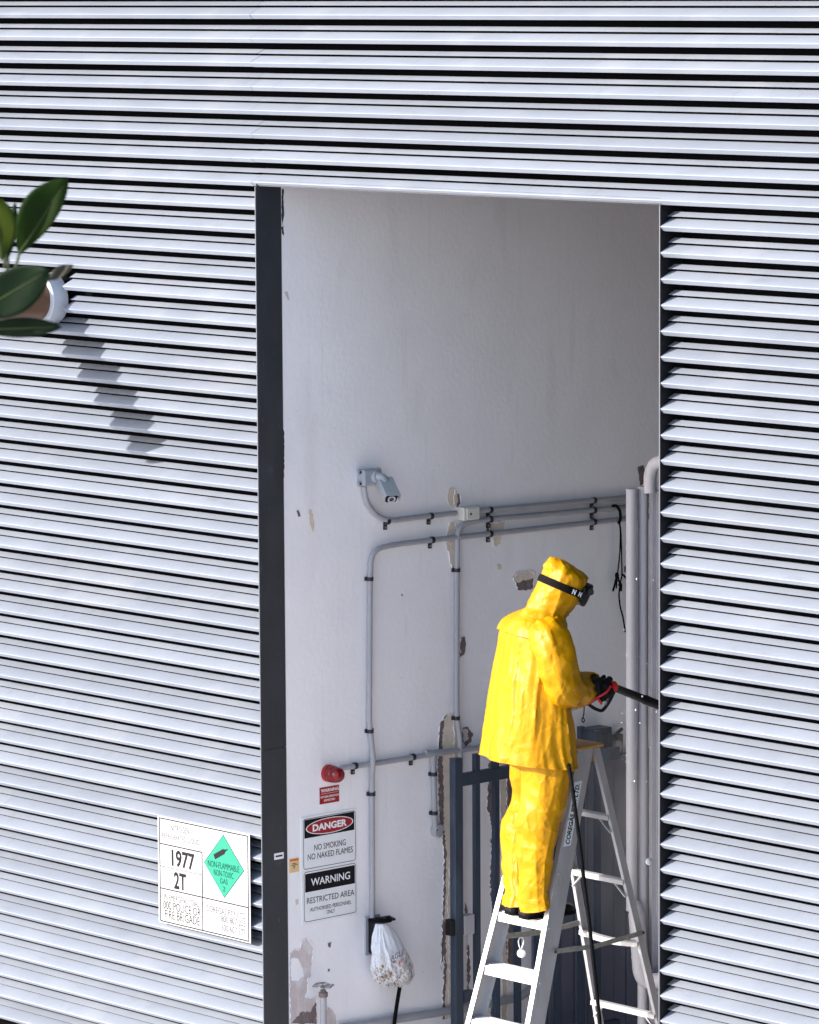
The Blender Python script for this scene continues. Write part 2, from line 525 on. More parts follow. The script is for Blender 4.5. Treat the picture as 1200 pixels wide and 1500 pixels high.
patch([(0.0000, 1.6118, 2.9972),(0.0000, 1.6422, 2.9982),(0.0000, 1.6369, 2.9545),(0.0000, 1.6065, 2.9535)], BR, h=.004, jag=.004, seed=6)
patch([(0.0000, 1.6570, 2.9269),(0.0000, 1.7283, 2.9315),(0.0000, 1.7178, 2.8845),(0.0000, 1.6770, 2.8661),(0.0000, 1.6568, 2.8864)], FI, seed=7)
patch([(0.0000, 1.6816, 2.7697),(0.0000, 1.7122, 2.7705),(0.0000, 1.7171, 2.7441),(0.0000, 1.6866, 2.7470)], FI, jag=.004, seed=8)
patch([(0.0000, 1.8089, 2.6908),(0.0000, 1.8398, 2.7175),(0.0000, 1.9274, 2.7166),(0.0000, 1.9686, 2.6940),(0.0000, 1.9580, 2.6168),(0.0000, 1.8908, 2.6122),(0.0000, 1.8343, 2.6215)], BR, seed=9)
patch([(0.0000, 1.7987, 2.6918),(0.0000, 1.8347, 2.7180),(0.0000, 1.9274, 2.7166),(0.0000, 1.9738, 2.7046),(0.0000, 1.9685, 2.6716),(0.0000, 1.8911, 2.6680),(0.0000, 1.8345, 2.6624)], FI, h=.004, seed=10)
patch([(0.0000, 1.4116, 2.4062),(0.0000, 1.4468, 2.4098),(0.0000, 1.4566, 2.3609),(0.0000, 1.4361, 2.3078),(0.0000, 1.4059, 2.2964)], BR, seed=11)
patch([(0.0000, 1.6013, 2.0228),(0.0000, 1.6370, 2.0335),(0.0000, 1.6365, 1.9443),(0.0000, 1.6059, 1.9331)], BR, jag=.004, seed=12)
patch([(0.0000, 1.4185, 1.9185),(0.0000, 1.4639, 1.9205),(0.0000, 1.5041, 1.8786),(0.0000, 1.4886, 1.8285),(0.0000, 1.4380, 1.8126),(0.0000, 1.4181, 1.8446)], BR, seed=13)
patch([(0.0000, 1.4235, 1.9105),(0.0000, 1.4588, 1.9063),(0.0000, 1.4685, 1.8532),(0.0000, 1.4331, 1.8354)], PK, h=.004, seed=14)
# long vertical chases
patch([(0.0000, 1.2635, 1.9740),(0.0000, 1.2987, 1.9993),(0.0000, 1.3587, 1.9995),(0.0000, 1.3544, 1.3563),(0.0000, 1.3233, 1.2121),(0.0000, 1.3064, 0.9542),(0.0000, 1.3147, 0.6920),(0.0000, 1.3073, 0.3492),(0.0000, 1.2619, 0.3493),(0.0000, 1.2795, 0.6976),(0.0000, 1.2537, 0.6084),(0.0000, 1.2713, 0.9595),(0.0000, 1.2834, 1.2548),(0.0000, 1.2497, 1.4446),(0.0000, 1.2369, 1.7416),(0.0000, 1.2478, 1.8692)], BR, jag=.007, seed=15)
patch([(0.0000, 1.2885, 1.9784),(0.0000, 1.3187, 2.0043),(0.0000, 1.3888, 1.9960),(0.0000, 1.4002, 1.4243),(0.0000, 1.3881, 0.3433),(0.0000, 1.2821, 0.3534),(0.0000, 1.2991, 0.6198),(0.0000, 1.2861, 0.9201),(0.0000, 1.3033, 1.2335),(0.0000, 1.2846, 1.4214),(0.0000, 1.2815, 1.6991),(0.0000, 1.2723, 1.8109)], FI, h=.004, jag=.006, seed=16)
patch([(0.0000, 1.6148, 1.7013),(0.0000, 1.6608, 1.7104),(0.0000, 1.6777, 1.0117),(0.0000, 1.6532, 0.2612),(0.0000, 1.6224, 0.2664),(0.0000, 1.6452, 0.6967),(0.0000, 1.6215, 1.0574),(0.0000, 1.6334, 1.3554),(0.0000, 1.6034, 1.4716)], BR, jag=.008, seed=17)
patch([(0.0000, 1.6967, 1.7209),(0.0000, 1.7480, 1.7219),(0.0000, 1.7600, 0.9997),(0.0000, 1.7460, 0.2457),(0.0000, 1.7047, 0.2526),(0.0000, 1.7173, 0.7044)], FI, jag=.004, seed=18)
patch([(0.0000, 1.7479, 1.7070),(0.0000, 1.8045, 1.7148),(0.0000, 1.7925, 1.3337),(0.0000, 1.8213, 0.8585),(0.0000, 1.8146, 0.5000),(0.0000, 1.7473, 0.5032)], BR, h=.0035, jag=.006, seed=19)
patch([(0.0000, 1.4377, 0.9645),(0.0000, 1.4577, 0.9130),(0.0000, 1.4372, 0.8787)], BR, jag=.003, seed=20)
patch([(0.0000, 1.4518, 0.7829),(0.0000, 1.4715, 0.6862),(0.0000, 1.4760, 0.5917),(0.0000, 1.4598, 0.4441),(0.0000, 1.4445, 0.4278)], BR, seed=21)
# lower left corner
patch([(0.0000, 0.1810, 0.8770),(0.0000, 0.2096, 0.8978),(0.0000, 0.2521, 0.8912),(0.0000, 0.2668, 0.9359),(0.0000, 0.3000, 0.9416),(0.0000, 0.3282, 0.9156),(0.0000, 0.3468, 0.8800),(0.0000, 0.3368, 0.8381),(0.0000, 0.3315, 0.7882),(0.0000, 0.3261, 0.7346),(0.0000, 0.3023, 0.7311),(0.0000, 0.3015, 0.6660),(0.0000, 0.2869, 0.6320),(0.0000, 0.3391, 0.6199),(0.0000, 0.3630, 0.6305),(0.0000, 0.3660, 0.4771),(0.0000, 0.1765, 0.5089)], PK, jag=.004, seed=22)
patch([(0.0000, 0.1902, 0.8539),(0.0000, 0.2373, 0.8465),(0.0000, 0.2698, 0.7907),(0.0000, 0.2787, 0.7458),(0.0000, 0.2359, 0.7273),(0.0000, 0.1888, 0.7385)], M['wall'], h=.004, jag=.004, seed=23)
patch([(0.0000, 0.2145, 0.5279),(0.0000, 0.2623, 0.5599),(0.0000, 0.3240, 0.5497),(0.0000, 0.3578, 0.5950),(0.0000, 0.3660, 0.4771),(0.0000, 0.1906, 0.5065)], BR, h=.004, jag=.006, seed=24)
patch([(0.0000, 0.4340, 0.5606),(0.0000, 0.4721, 0.5397),(0.0000, 0.5005, 0.4985),(0.0000, 0.5096, 0.4457),(0.0000, 0.4232, 0.4602)], M['pink_plaster'], jag=.002, seed=25)
# small chips
for k, (pp, mm) in enumerate([
    ([(0.0000, 0.3406, 3.1807),(0.0000, 0.3595, 3.1861),(0.0000, 0.3775, 3.1208),(0.0000, 0.3769, 3.0641),(0.0000, 0.3629, 3.0724),(0.0000, 0.3446, 3.1237)], FI),
    ([(0.0000, 0.2564, 3.1880),(0.0000, 0.2704, 3.1903),(0.0000, 0.2841, 3.1573),(0.0000, 0.2700, 3.1550)], BR),
    ([(0.0000, 0.2222, 1.1592),(0.0000, 0.2458, 1.1593),(0.0000, 0.2455, 1.1341),(0.0000, 0.2266, 1.1297)], FI),
    ([(0.0000, 0.4472, 0.8935),(0.0000, 0.4712, 0.8971),(0.0000, 0.4661, 0.8688),(0.0000, 0.4518, 0.8746)], BR),
    ([(0.0000, 0.4457, 0.7555),(0.0000, 0.4601, 0.7568),(0.0000, 0.4599, 0.7423),(0.0000, 0.4455, 0.7409)], BR),
    ([(0.0000, 2.7674, 3.2135),(0.0000, 2.8106, 3.2214),(0.0000, 2.8323, 3.1855),(0.0000, 2.8161, 3.1185),(0.0000, 2.7890, 3.1056)], BR),
    ([(0.0000, 2.6596, 2.6691),(0.0000, 2.6812, 2.6747),(0.0000, 2.6811, 2.6367),(0.0000, 2.6596, 2.6387)], BR),
    ([(0.0000, 0.1866, 4.3146),(0.0000, 0.2098, 4.3168),(0.0000, 0.2231, 4.2708),(0.0000, 0.2092, 4.2716)], M['pink_plaster']),
    ([(0.0000, 0.9850, 2.6820),(0.0000, 0.9973, 2.6826),(0.0000, 0.9972, 2.6717),(0.0000, 0.9874, 2.6708)], BR),
    ([(0.0000, 0.1794, 4.8390),(0.0000, 0.1909, 4.8386),(0.0000, 0.1876, 4.7591),(0.0000, 0.1917, 4.7173),(0.0000, 0.1794, 4.6554),(0.0000, 0.1753, 4.6972)], M['charcoal']),
    ([(0.0000, 0.1723, 4.6453),(0.0000, 0.1863, 4.6551),(0.0000, 0.1880, 4.6030),(0.0000, 0.1766, 4.6139)], M['charcoal']),
    ([(0.0000, 0.1641, 3.6279),(0.0000, 0.1777, 3.6024),(0.0000, 0.1747, 3.3639),(0.0000, 0.1612, 3.4001)], M['charcoal']),
]):
    patch(pp, mm, 'chip', h=.002, jag=.0025, seed=40+k)

# ------------------------------------------------------------------ brown pipe on the louvres
PX, PZ = -1.742, 4.205
pp = thing('drain_pipe', 'fat brown pipe with a white collar sticking out of the left louvres behind the leaves', 'pipe', (PX, 0, PZ))
MB().loft([[(r*math.cos(t), y, r*math.sin(t)) for t in [2*math.pi*k/40 for k in range(40)]] for y, r in
           ((-.038,.112),(-.30,.112),(-.9,.112),(-1.46,.112),(-1.47,.110),(-1.47,.098),(-1.0,.098))], caps=False).build('barrel', M['rust_pipe'], pp)
MB().loft([[(r*math.cos(t), y, r*math.sin(t)) for t in [2*math.pi*k/40 for k in range(40)]] for y, r in
           ((.06,.140),(-.036,.140),(-.040,.137),(-.040,.108))], caps=False).build('collar', M['white_collar'], pp)

# ------------------------------------------------------------------ nitrogen hazard board on the louvres
SY = -.014
TL, TR, BL, BR_ = [Vector(q) for q in ((-0.8260, -0.0140, 1.5270), (-0.0790, -0.0140, 1.5213), (-0.8191, -0.0140, 0.9505), (-0.0789, -0.0140, 0.9507))]
x0, x1 = (TL.x+BL.x)/2, (TR.x+BR_.x)/2
z1, z0 = (TL.z+TR.z)/2, (BL.z+BR_.z)/2
hb = thing('hazard_board', 'white gas hazard board reading 1977 2T with a green diamond on the left louvres', 'sign', (x0, SY, z0))
W_, H_ = x1-x0, z1-z0
EX, EZ = Vector((1,0,0)), Vector((0,0,1))
MB().box((0,0,0), (W_,.003,H_)).build('board', M['sign_sunlit'], hb, 0, bevel=.0012)
for bx in (.03, W_-.03):
    for bz in (.03, H_-.03):
        MB().lathe((bx,-.0005,bz), (0,-1,0), [(0,.005),(.002,.004),(.003,.001)], 10).build('screw', M['steel'], hb)
ix0, iz0, iw, ih = W_*.022, H_*.018, W_*.957, H_*.962
def hp(u, v, off=0):
    return Vector((ix0+u*iw, -off, iz0+(1-v)*ih))
def hline(u0, v0, u1, v1, t, m=None):
    a, b = hp(u0, v0), hp(u1, v1)
    if abs(u1-u0) > abs(v1-v0):
        MB().box((a.x,-.0009,a.z-t/2), (b.x,-.0002,a.z+t/2)).build('rule', m or M['ink'], hb, 0)
    else:
        MB().box((a.x-t/2,-.0012,b.z), (a.x+t/2,-.0002,a.z)).build('rule', m or M['ink'], hb, 0)
LT = .0062
hline(0,0,1,0,LT); hline(0,1,1,1,LT); hline(0,0,0,1,LT); hline(1,0,1,1,LT)
hline(0,.247,.485,.247,LT); hline(.485,.247,.485,1,LT); hline(0,.466,.485,.466,LT*.5); hline(0,.68,1,.68,LT)
for (t, u, v, w, h, mk, bo) in [
    ('NITROGEN', .235, .072, .21, .060, 'ink_grey', .0), ('REFRIGERATED LIQUID', .245, .165, .43, .060, 'ink_grey', .0),
    ('UN No.', .07, .285, .08, .030, 'ink_pale', 0), ('HAZCHEM', .085, .50, .11, .026, 'ink_pale', 0),
    ('1977', .268, .362, .265, .165, 'ink', .03), ('2T', .23, .575, .14, .165, 'ink', .03),
    ('IN EMERGENCY DIAL', .245, .755, .40, .060, 'ink_grey', 0), ('000 POLICE OR', .248, .835, .43, .082, 'ink', .0),
    ('FIRE BRIGADE', .25, .922, .40, .082, 'ink', .0), ('COREGAS PTY LTD', .745, .772, .44, .058, 'ink_grey', 0),
    ('1800 807 203', .82, .842, .29, .062, 'ink_grey', 0), ('1300 607 577', .82, .927, .29, .062, 'ink_grey', 0)]:
    lettering(t, w*iw, h*ih, hp(u, v), EX, EZ, M[mk], hb, bo, off=.0008)
d = [hp(.728,.04,.0006), hp(.952,.338,.0006), hp(.733,.632,.0006), hp(.512,.337,.0006)]
c = sum(d, Vector())/4
MB().prism([c+(q-c)*1.03 for q in d], (0,.0005,0)).build('diamond_border', M['ink_green'], hb, 0)
MB().prism([q+Vector((0,-.0004,0)) for q in d], (0,.0003,0)).build('diamond', M['green'], hb, 0)
a, b = hp(.625,.265,.0014), hp(.765,.172,.0014)
ax = (b-a).normalized(); ay = Vector((-ax.z, 0, ax.x))
L = (b-a).length
MB().prism([a+ax*(x*L)+ay*y for x, y in ((0,-.014),(.78,-.014),(.86,-.006),(.90,-.009),(.93,-.004),(1.08,-.004),(1.08,.003),(.93,.003),(.90,.009),(.86,.007),(.78,.014),(0,.014))], (0,.0004,0)).build('cylinder_symbol', M['ink'], hb, 0)
for (t, u, v, w, h) in [('NON-FLAMMABLE', .728, .335, .35, .060), ('NON-TOXIC', .728, .410, .22, .058), ('GAS', .730, .480, .085, .050), ('2', .732, .552, .026, .046)]:
    lettering(t, w*iw, h*ih, hp(u, v), EX, EZ, M['ink_green'], hb, 0, off=.0016)

# ------------------------------------------------------------------ signs on the white wall (facing +X)
EY = Vector((0,1,0))
def wall_sign(name, label, TLp, TRp, BLp, BRp, mbase, th=.003):
    TLp, TRp, BLp, BRp = map(Vector, (TLp, TRp, BLp, BRp))
    y0, y1 = (TLp.y+BLp.y)/2, (TRp.y+BRp.y)/2
    zt, zb = (TLp.z+TRp.z)/2, (BLp.z+BRp.z)/2
    t = thing(name, label, 'sign', (.0005, y0, zb))
    w, h = y1-y0, zt-zb
    MB().box((0,0,0), (th,w,h)).build('board', mbase, t, 0, bevel=.0008)
    return t, w, h, th
ds, w, h, th = wall_sign('danger_sign', 'white board reading DANGER NO SMOKING above WARNING RESTRICTED AREA on the white wall',
                         (0.0000, 0.2666, 1.5874), (0.0000, 0.6565, 1.5839), (0.0000, 0.2678, 1.0182), (0.0000, 0.6492, 1.0117), M['sign_white'])
def sp(u, v, off=0):
    return Vector((th+off, u*w, (1-v)*h))
def rrect(u0, v0, u1, v1, r, t, m, parent, name):
    """rounded outline of line width t"""
    a, b = sp(u0, v1), sp(u1, v0)
    def ring(inset):
        rr = max(r-inset, .001)
        pts = []
        for cx, cz, s in ((b.y-inset-rr, b.z-inset-rr, 0), (a.y+inset+rr, b.z-inset-rr, 90), (a.y+inset+rr, a.z+inset+rr, 180), (b.y-inset-rr, a.z+inset+rr, 270)):
            for k in range(5):
                g = R(s+k*22.5)
                pts.append((th+.0007, cx+rr*math.cos(g), cz+rr*math.sin(g)))
        return pts
    o, i = ring(0), ring(t)
    n = len(o)
    MB().add(o+i, [(k, (k+1) % n, n+(k+1) % n, n+k) for k in range(n)]).build(name, m, parent, 0)
def block(u0, v0, u1, v1, m, parent, name, off=.0006):
    a, b = sp(u0, v1), sp(u1, v0)
    MB().box((th+.0002,a.y,a.z), (th+off,b.y,b.z)).build(name, m, parent, 0)
rrect(.035,.020,.985,.487,.016,.0028,M['ink'],ds,'border')
rrect(.040,.510,.985,.975,.016,.0028,M['ink'],ds,'border')
block(.055,.030,.962,.200,M['ink'],ds,'header_band')
block(.062,.530,.965,.700,M['ink'],ds,'header_band')
def ellipse(cu, cv, ru, rv, m, off, name):
    c = sp(cu, cv)
    MB().prism([(th+off, c.y+ru*w*math.cos(k), c.z+rv*h*math.sin(k)) for k in [2*math.pi*j/48 for j in range(48)]], (-.0004,0,0)).build(name, m, ds, 0)
ellipse(.512,.116,.430,.073,M['white_ink'],.0011,'oval_border')
ellipse(.512,.116,.412,.066,M['red'],.0016,'oval')
for (t, u, v, ww, hh, mk, bo) in [('DANGER', .512, .116, .62, .066, 'white_ink', .04), ('NO SMOKING', .515, .300, .57, .055, 'ink', .0), ('NO NAKED FLAMES', .52, .378, .82, .055, 'ink', .0),
                              ('WARNING', .52, .615, .71, .070, 'white_ink', .012), ('RESTRICTED AREA', .52, .782, .86, .055, 'ink', .0), ('AUTHORISED PERSONNEL', .52, .868, .75, .036, 'ink', .0), ('ONLY', .52, .918, .15, .036, 'ink', .0)]:
    lettering(t, ww*w, hh*h, sp(u, v), EY, EZ, M[mk], ds, bo, off=.0022 if t == 'DANGER' else .0012)
rs, w, h, th = wall_sign('warning_sticker', 'small red sticker reading WARNING OXYGEN DEPLETION DETECTED below the red beacon',
                         (0.0000, 0.3994, 1.7252), (0.0000, 0.5363, 1.7229), (0.0000, 0.3983, 1.6360), (0.0000, 0.5353, 1.6359), M['red'], .0015)
for (t, u, v, ww, hh, bo) in [('WARNING', .52, .20, .92, .20, .03), ('OXYGEN DEPLETION', .5, .58, .94, .12, .03), ('DETECTED', .5, .80, .56, .12, .03)]:
    lettering(t, ww*w, hh*h, sp(u, v), EY, EZ, M['white_ink'], rs, bo, off=.0008)
block(.06,.385,.95,.40,M['white_ink'],rs,'rule')
ys, w, h, th = wall_sign('caution_label', 'tiny faded yellow label beside the dark door jamb', (0.0000, 0.1849, 1.3789), (0.0000, 0.2532, 1.3779), (0.0000, 0.1840, 1.3051), (0.0000, 0.2523, 1.3025), M['yellow_label'], .0012)
block(.08,.06,.92,.20,M['orange_ink'],ys,'header_band')
for k, (q0, q1) in enumerate(((.3,.72),(.2,.85),(.35,.6),(.42,.58))):
    block(q0,.34+.11*k,q1,.39+.11*k,M['ink_grey'],ys,'rule')
ns, w, h, th = wall_sign('name_plate', 'little white plate stuck on the dark door jamb', (0.0040, 0.0789, 1.4228), (0.0040, 0.1444, 1.4225), (0.0040, 0.0784, 1.3888), (0.0040, 0.1440, 1.3885), M['sign_white'], .0012)
ns.location.x = .0045
block(.15,.35,.85,.62,M['ink_grey'],ns,'rule')

# ------------------------------------------------------------------ conduits with their clamps
CX, CR = .024, .0148
def conduit(label, pts, clamps, rad=.09, r=CR, straight=True, group=None):
    t = thing('conduit', label, 'conduit', pts[0])
    o = Vector(pts[0])
    MB().tube(bend_path([Vector(p)-o for p in pts], rad), r, 14).build('pipe', M['conduit'], t)
    for (p, vert) in clamps:
        p = Vector(p)-o
        d = Vector((0,0,1)) if vert else Vector((0,1,.0))
        mb = MB()
        mb.lathe(p-d*.010, d, [(0,r+.0035),(.020,r+.0035)], 14)
        q = p-d.cross(Vector((1,0,0)))*(.0) 
        if vert:
            mb.box((p.x-.022,p.y-.020,p.z-.010), (p.x-.010,p.y+.034,p.z+.010))
        else:
            mb.box((p.x-.022,p.y-.010,p.z-.046), (p.x-.012,p.y+.010,p.z-.008))
        cl = mb.build('clamp', M['clamp'], t, 30)
        MB().lathe(Vector((p.x-.012, p.y+(.026 if vert else 0), p.z-(0 if vert else .034))), (1,0,0), [(0,.0055),(.003,.0045),(.004,.001)], 8).build('screw', M['steel'], cl)
    return t
c1 = conduit('grey conduit looping down from the camera and along to the switch box',
        [(0.0240, 0.7046, 3.2798), (0.0240, 0.7181, 3.1965), (0.0240, 0.7943, 3.1112), (0.0240, 0.8909, 3.0811), (0.0240, 1.0273, 3.0836), (0.0240, 1.3632, 3.0815)],
        [((0.0240, 0.8690, 3.0813),False), ((0.0240, 1.1796, 3.0811),False)], rad=.10)
conduit('grey conduit running right from the switch box, topmost of the three parallel runs', [(0.0240, 1.4733, 3.0810), (0.0240, 2.6406, 3.0556), (0.0240, 2.9107, 3.0518)],
        [((0.0240, 1.6144, 3.0762),False), ((0.0240, 2.4009, 3.0608),False)])
conduit('grey conduit, middle of three, turning down behind the gate post',
        [(0.0240, 2.9108, 2.9946), (0.0240, 2.6406, 3.0026), (0.0240, 1.6293, 3.0271), (0.0240, 1.4730, 3.0262), (0.0240, 1.3727, 2.9986), (0.0240, 1.3693, 2.8674), (0.0240, 1.3611, 2.0058), (0.0240, 1.3707, 1.9420), (0.0240, 1.3853, 1.8664), (0.0240, 1.3840, 1.2812), (0.0240, 1.3803, 0.3111)],
        [((0.0240, 1.6141, 3.0248),False), ((0.0240, 2.4008, 3.0064),False), ((0.0240, 1.3687, 2.7760),True), ((0.0240, 1.3609, 1.9800),True)], rad=.12)
conduit('grey conduit, lowest of three, turning down to the bagged outlet',
        [(0.0240, 2.9108, 2.9337), (0.0240, 2.6405, 2.9383), (0.0240, 1.2355, 2.9526), (0.0240, 0.9043, 2.9539), (0.0240, 0.7541, 2.9390), (0.0240, 0.7430, 2.7821), (0.0240, 0.7308, 2.0261), (0.0240, 0.7422, 1.9523), (0.0550, 0.7298, 1.8417), (0.0300, 0.7419, 1.7354), (0.0240, 0.7465, 1.6432), (0.0240, 0.7441, 0.9869)],
        [((0.0240, 1.1885, 2.9533),False), ((0.0240, 1.6137, 2.9476),False), ((0.0240, 2.4007, 2.9425),False), ((0.0240, 0.7430, 2.7893),True), ((0.0240, 0.7377, 1.9854),True), ((0.0240, 0.7466, 1.6504),True)], rad=.13)
c4 = conduit('grey conduit running from the red beacon to behind the worker', [(0.0240, 0.5314, 1.8158), (0.0240, 0.7481, 1.8101), (0.0240, 1.2148, 1.8063), (0.0240, 1.5516, 1.8015), (0.0240, 2.0301, 1.7950)],
        [((0.0240, 0.6274, 1.8145),False), ((0.0240, 1.0414, 1.8097),False)], rad=.05)
cd = conduit('short grey conduit dropping from a tee to a round box beside the gate post', [(0.0240, 1.1875, 1.8097), (0.0240, 1.1994, 1.4104)],
        [((0.0240, 1.1916, 1.6989),True), ((0.0240, 1.1950, 1.4885),True)])
o = Vector((0.0240, 1.1875, 1.8097))
MB().tube([(0,-.06,.008),(0,0,0),(0,.06,-.002)], .0195, 12).tube([(0,0,0),(0,0,-.05)], .0195, 12).build('tee', M['conduit'], cd)
rb = Vector((0.0000, 1.2218, 1.3892))
t = thing('round_box', 'round grey junction box at the bottom of the short conduit', 'junction box', rb)
MB().lathe((0,0,0), (1,0,0), [(0,.037),(.034,.037),(.040,.033),(.041,.0)], 24).build('body', M['conduit'], t)
for q in (-1, 1):
    MB().lathe((.0405,q*.021,-.008*q), (1,0,0), [(0,.0045),(.002,.004),(.003,.001)], 8).build('screw', M['clamp'], t)
conduit('grey pipe running low along the white wall behind the gate', [(0.0300, 0.5114, 0.4360), (0.0300, 1.4512, 0.3904), (0.0300, 1.8108, 0.3842), (0.0300, 1.9673, 0.4424)], [], rad=.03, r=.022)

# switch box
sbp = Vector((0.0000, 1.4560, 3.0732))
t = thing('switch_box', 'cream switch box between conduits on the white wall', 'junction box', sbp)
MB().box((0,-.058,-.036), (.050,.058,.036)).build('body', M['box_white'], t, 0, bevel=.006)
MB().box((.0502,-.040,-.030), (.056,.052,.030)).build('cover', M['box_white'], t, 0, bevel=.003)
MB().box((.0562,-.020,-.006), (.0585,-.008,.004)).build('switch', M['clamp'], t, 0)

# ------------------------------------------------------------------ security camera
cb = Vector((0.0000, 0.7413, 3.3249))
t = thing('security_camera', 'pale grey security camera on a square wall box pointing down', 'camera', cb)
MB().box((0,-.064,-.042), (.062,.058,.042)).build('wall_box', M['cam_grey'], t, 0, bevel=.007)
for q in (-1, 1):
    for s in (-1, 1):
        MB().lathe((.02,q*.066-.003,s*.030), (1,0,0), [(0,.014),(.012,.014),(.014,.010)], 12).build('lug', M['cam_grey'], t)
        MB().lathe((.034,q*.066-.003,s*.030), (1,0,0), [(0,.007),(.004,.006),(.005,.001)], 8).build('screw', M['clamp'], t)
MB().lathe((.060,.012,.004), (1,0,0), [(0,.032),(.012,.032),(.02,.026)], 20).tube(smooth_path([(.07,.012,.004),(.085,.018,.006),(.098,.03,.0),(.102,.042,-.014)], 4), .020, 14).ball((.098,.040,-.012), .024).build('bracket', M['cam_grey'], t)
dirc = Vector((.86,-.34,-.66)).normalized()
sidec = dirc.cross(EZ).normalized()
upc = sidec.cross(dirc)
hc = Vector((.098,.050,-.045))
def cp(a, b, c):
    return hc+(dirc*a+sidec*b+upc*c)*.86
def cprof(hw, hh, k=4):
    return [(hw*math.copysign(abs(math.cos(g))**.5, math.cos(g)), hh*math.copysign(abs(math.sin(g))**.5, math.sin(g))) for g in [2*math.pi*j/24 for j in range(24)]]
MB().loft([[cp(a, x, z) for x, z in cprof(hw, hh)] for a, hw, hh in ((-.03,.032,.026),(-.022,.039,.032),(.110,.039,.032),(.113,.036,.029))]).build('housing', M['cam_grey'], t)
hood = [(-.052,-.012),(-.052,.030),(-.043,.041),(.043,.041),(.052,.030),(.052,-.012),(.049,-.012),(.049,.029),(.042,.038),(-.042,.038),(-.049,.029),(-.049,-.012)]
MB().loft([[cp(a, x, z) for x, z in hood] for a in (-.035,.132)]).build('sun_hood', M['cam_grey'], t, 30)
MB().loft([[cp(a, x, z) for x, z in cprof(hw, hh)] for a, hw, hh in ((.1135,.037,.030),(.117,.037,.030))]).build('front_plate', M['black'], t)
MB().lathe(cp(.1175,0,-.002), dirc, [(0,.021),(.006,.021),(.006,.015),(.002,.013)], 20, caps=False).build('lens_ring', M['white_collar'], t)
MB().lathe(cp(.1175,0,-.002), dirc, [(0,.0145),(.004,.012),(.006,.001)], 20).build('lens', M['lens'], t)

# ------------------------------------------------------------------ red beacon
bb = Vector((0.0000, 0.4573, 1.7951))
t = thing('beacon_light', 'round red warning beacon on the white wall above the red sticker', 'beacon')
t.location = bb
MB().lathe((0,0,0), (1,0,0), [(0,.046),(.022,.046),(.024,.043)], 28).build('base', M['red'], t)
MB().lathe((.0245,0,0), (1,0,0), [(0,.043),(.010,.0455),(.030,.044),(.034,.041),(.038,.043),(.062,.039),(.076,.030),(.083,.016),(.085,.002)], 28).build('lens', M['beacon'], t)

# ------------------------------------------------------------------ bagged outlet
ob = Vector((0.0000, 0.7615, 0.9182))
t = thing('power_outlet', 'black wall outlet half hidden under the white plastic bag', 'outlet', ob)
MB().box((0,-.055,-.13), (.012,.05,.078)).build('back_plate', M['conduit'], t, 0, bevel=.002)
MB().box((.0125,-.042,-.12), (.075,.045,.070)).build('body', M['black'], t, 0, bevel=.010)
MB().prism([(.076,-.046,.062),(.12,-.04,.060),(.12,-.04,.070),(.076,-.046,.082)], (0,.10,0)).build('lid', M['black'], t, 0)
bg_o = Vector((0.1000, 0.7289, 0.9753))
t = thing('plastic_bag', 'knotted white plastic bag with brown rubbish hanging on the wall outlet', 'bag', bg_o)
prof = [(0,.036,.025),(-.05,.070,.040),(-.12,.100,.055),(-.19,.122,.066),(-.25,.138,.070),(-.30,.130,.064),(-.335,.088,.045),(-.350,.022,.012)]
rings = []
for z, ry, rx in [(prof[i][0]*(1-s)+prof[i+1][0]*s, prof[i][1]*(1-s)+prof[i+1][1]*s, prof[i][2]*(1-s)+prof[i+1][2]*s) for i in range(len(prof)-1) for s in (0,.25,.5,.75)]+[prof[-1]]:
    sh = -z*.30
    ring = []
    for k in range(56):
        g = 2*math.pi*k/56
        n1 = abs(noise.noise(Vector((math.cos(g)*2.2, math.sin(g)*2.2, z*5))))
        n2 = abs(noise.noise(Vector((math.cos(g)*5+4, math.sin(g)*5, z*16))))
        s = 1.05-.34*n1-.16*n2
        ring.append((rx*s*math.cos(g)+.01, ry*s*math.sin(g)+sh, z*(1+.04*math.sin(2*g))))
    rings.append(ring)
bag = MB().loft(rings).build('sack', M['bag'], t, 60)
bmat = M['bag'].copy()
bn, bl_ = bmat.node_tree.nodes, bmat.node_tree.links
bp_ = bn['Principled BSDF']
gp_ = bn.new('ShaderNodeNewGeometry')
sx_ = bn.new('ShaderNodeSeparateXYZ')
bl_.new(gp_.outputs['Position'], sx_.inputs[0])
hm_ = bn.new('ShaderNodeMapRange')
hm_.inputs['From Min'].default_value = bg_o.z-.12
hm_.inputs['From Max'].default_value = bg_o.z-.27
bl_.new(sx_.outputs['Z'], hm_.inputs[0])
nz_ = bn.new('ShaderNodeTexNoise')
nz_.inputs['Scale'].default_value = 17
nz_.inputs['Detail'].default_value = 8
nz_.inputs['Roughness'].default_value = .7
nr_ = bn.new('ShaderNodeMapRange')
nr_.inputs['From Min'].default_value = .44
nr_.inputs['From Max'].default_value = .60
bl_.new(nz_.outputs['Fac'], nr_.inputs[0])
mu_ = bn.new('ShaderNodeMath'); mu_.operation = 'MULTIPLY'
bl_.new(hm_.outputs[0], mu_.inputs[0]); bl_.new(nr_.outputs[0], mu_.inputs[1])
mx_ = bn.new('ShaderNodeMix'); mx_.data_type = 'RGBA'
bl_.new(mu_.outputs[0], mx_.inputs[0])
mx_.inputs[6].default_value = (.74,.76,.84,1)
mx_.inputs[7].default_value = (.30,.21,.13,1)
bl_.new(mx_.outputs[2], bp_.inputs['Base Color'])
bag.data.materials[0] = bmat
rnd = random.Random(5)
lb = MB()
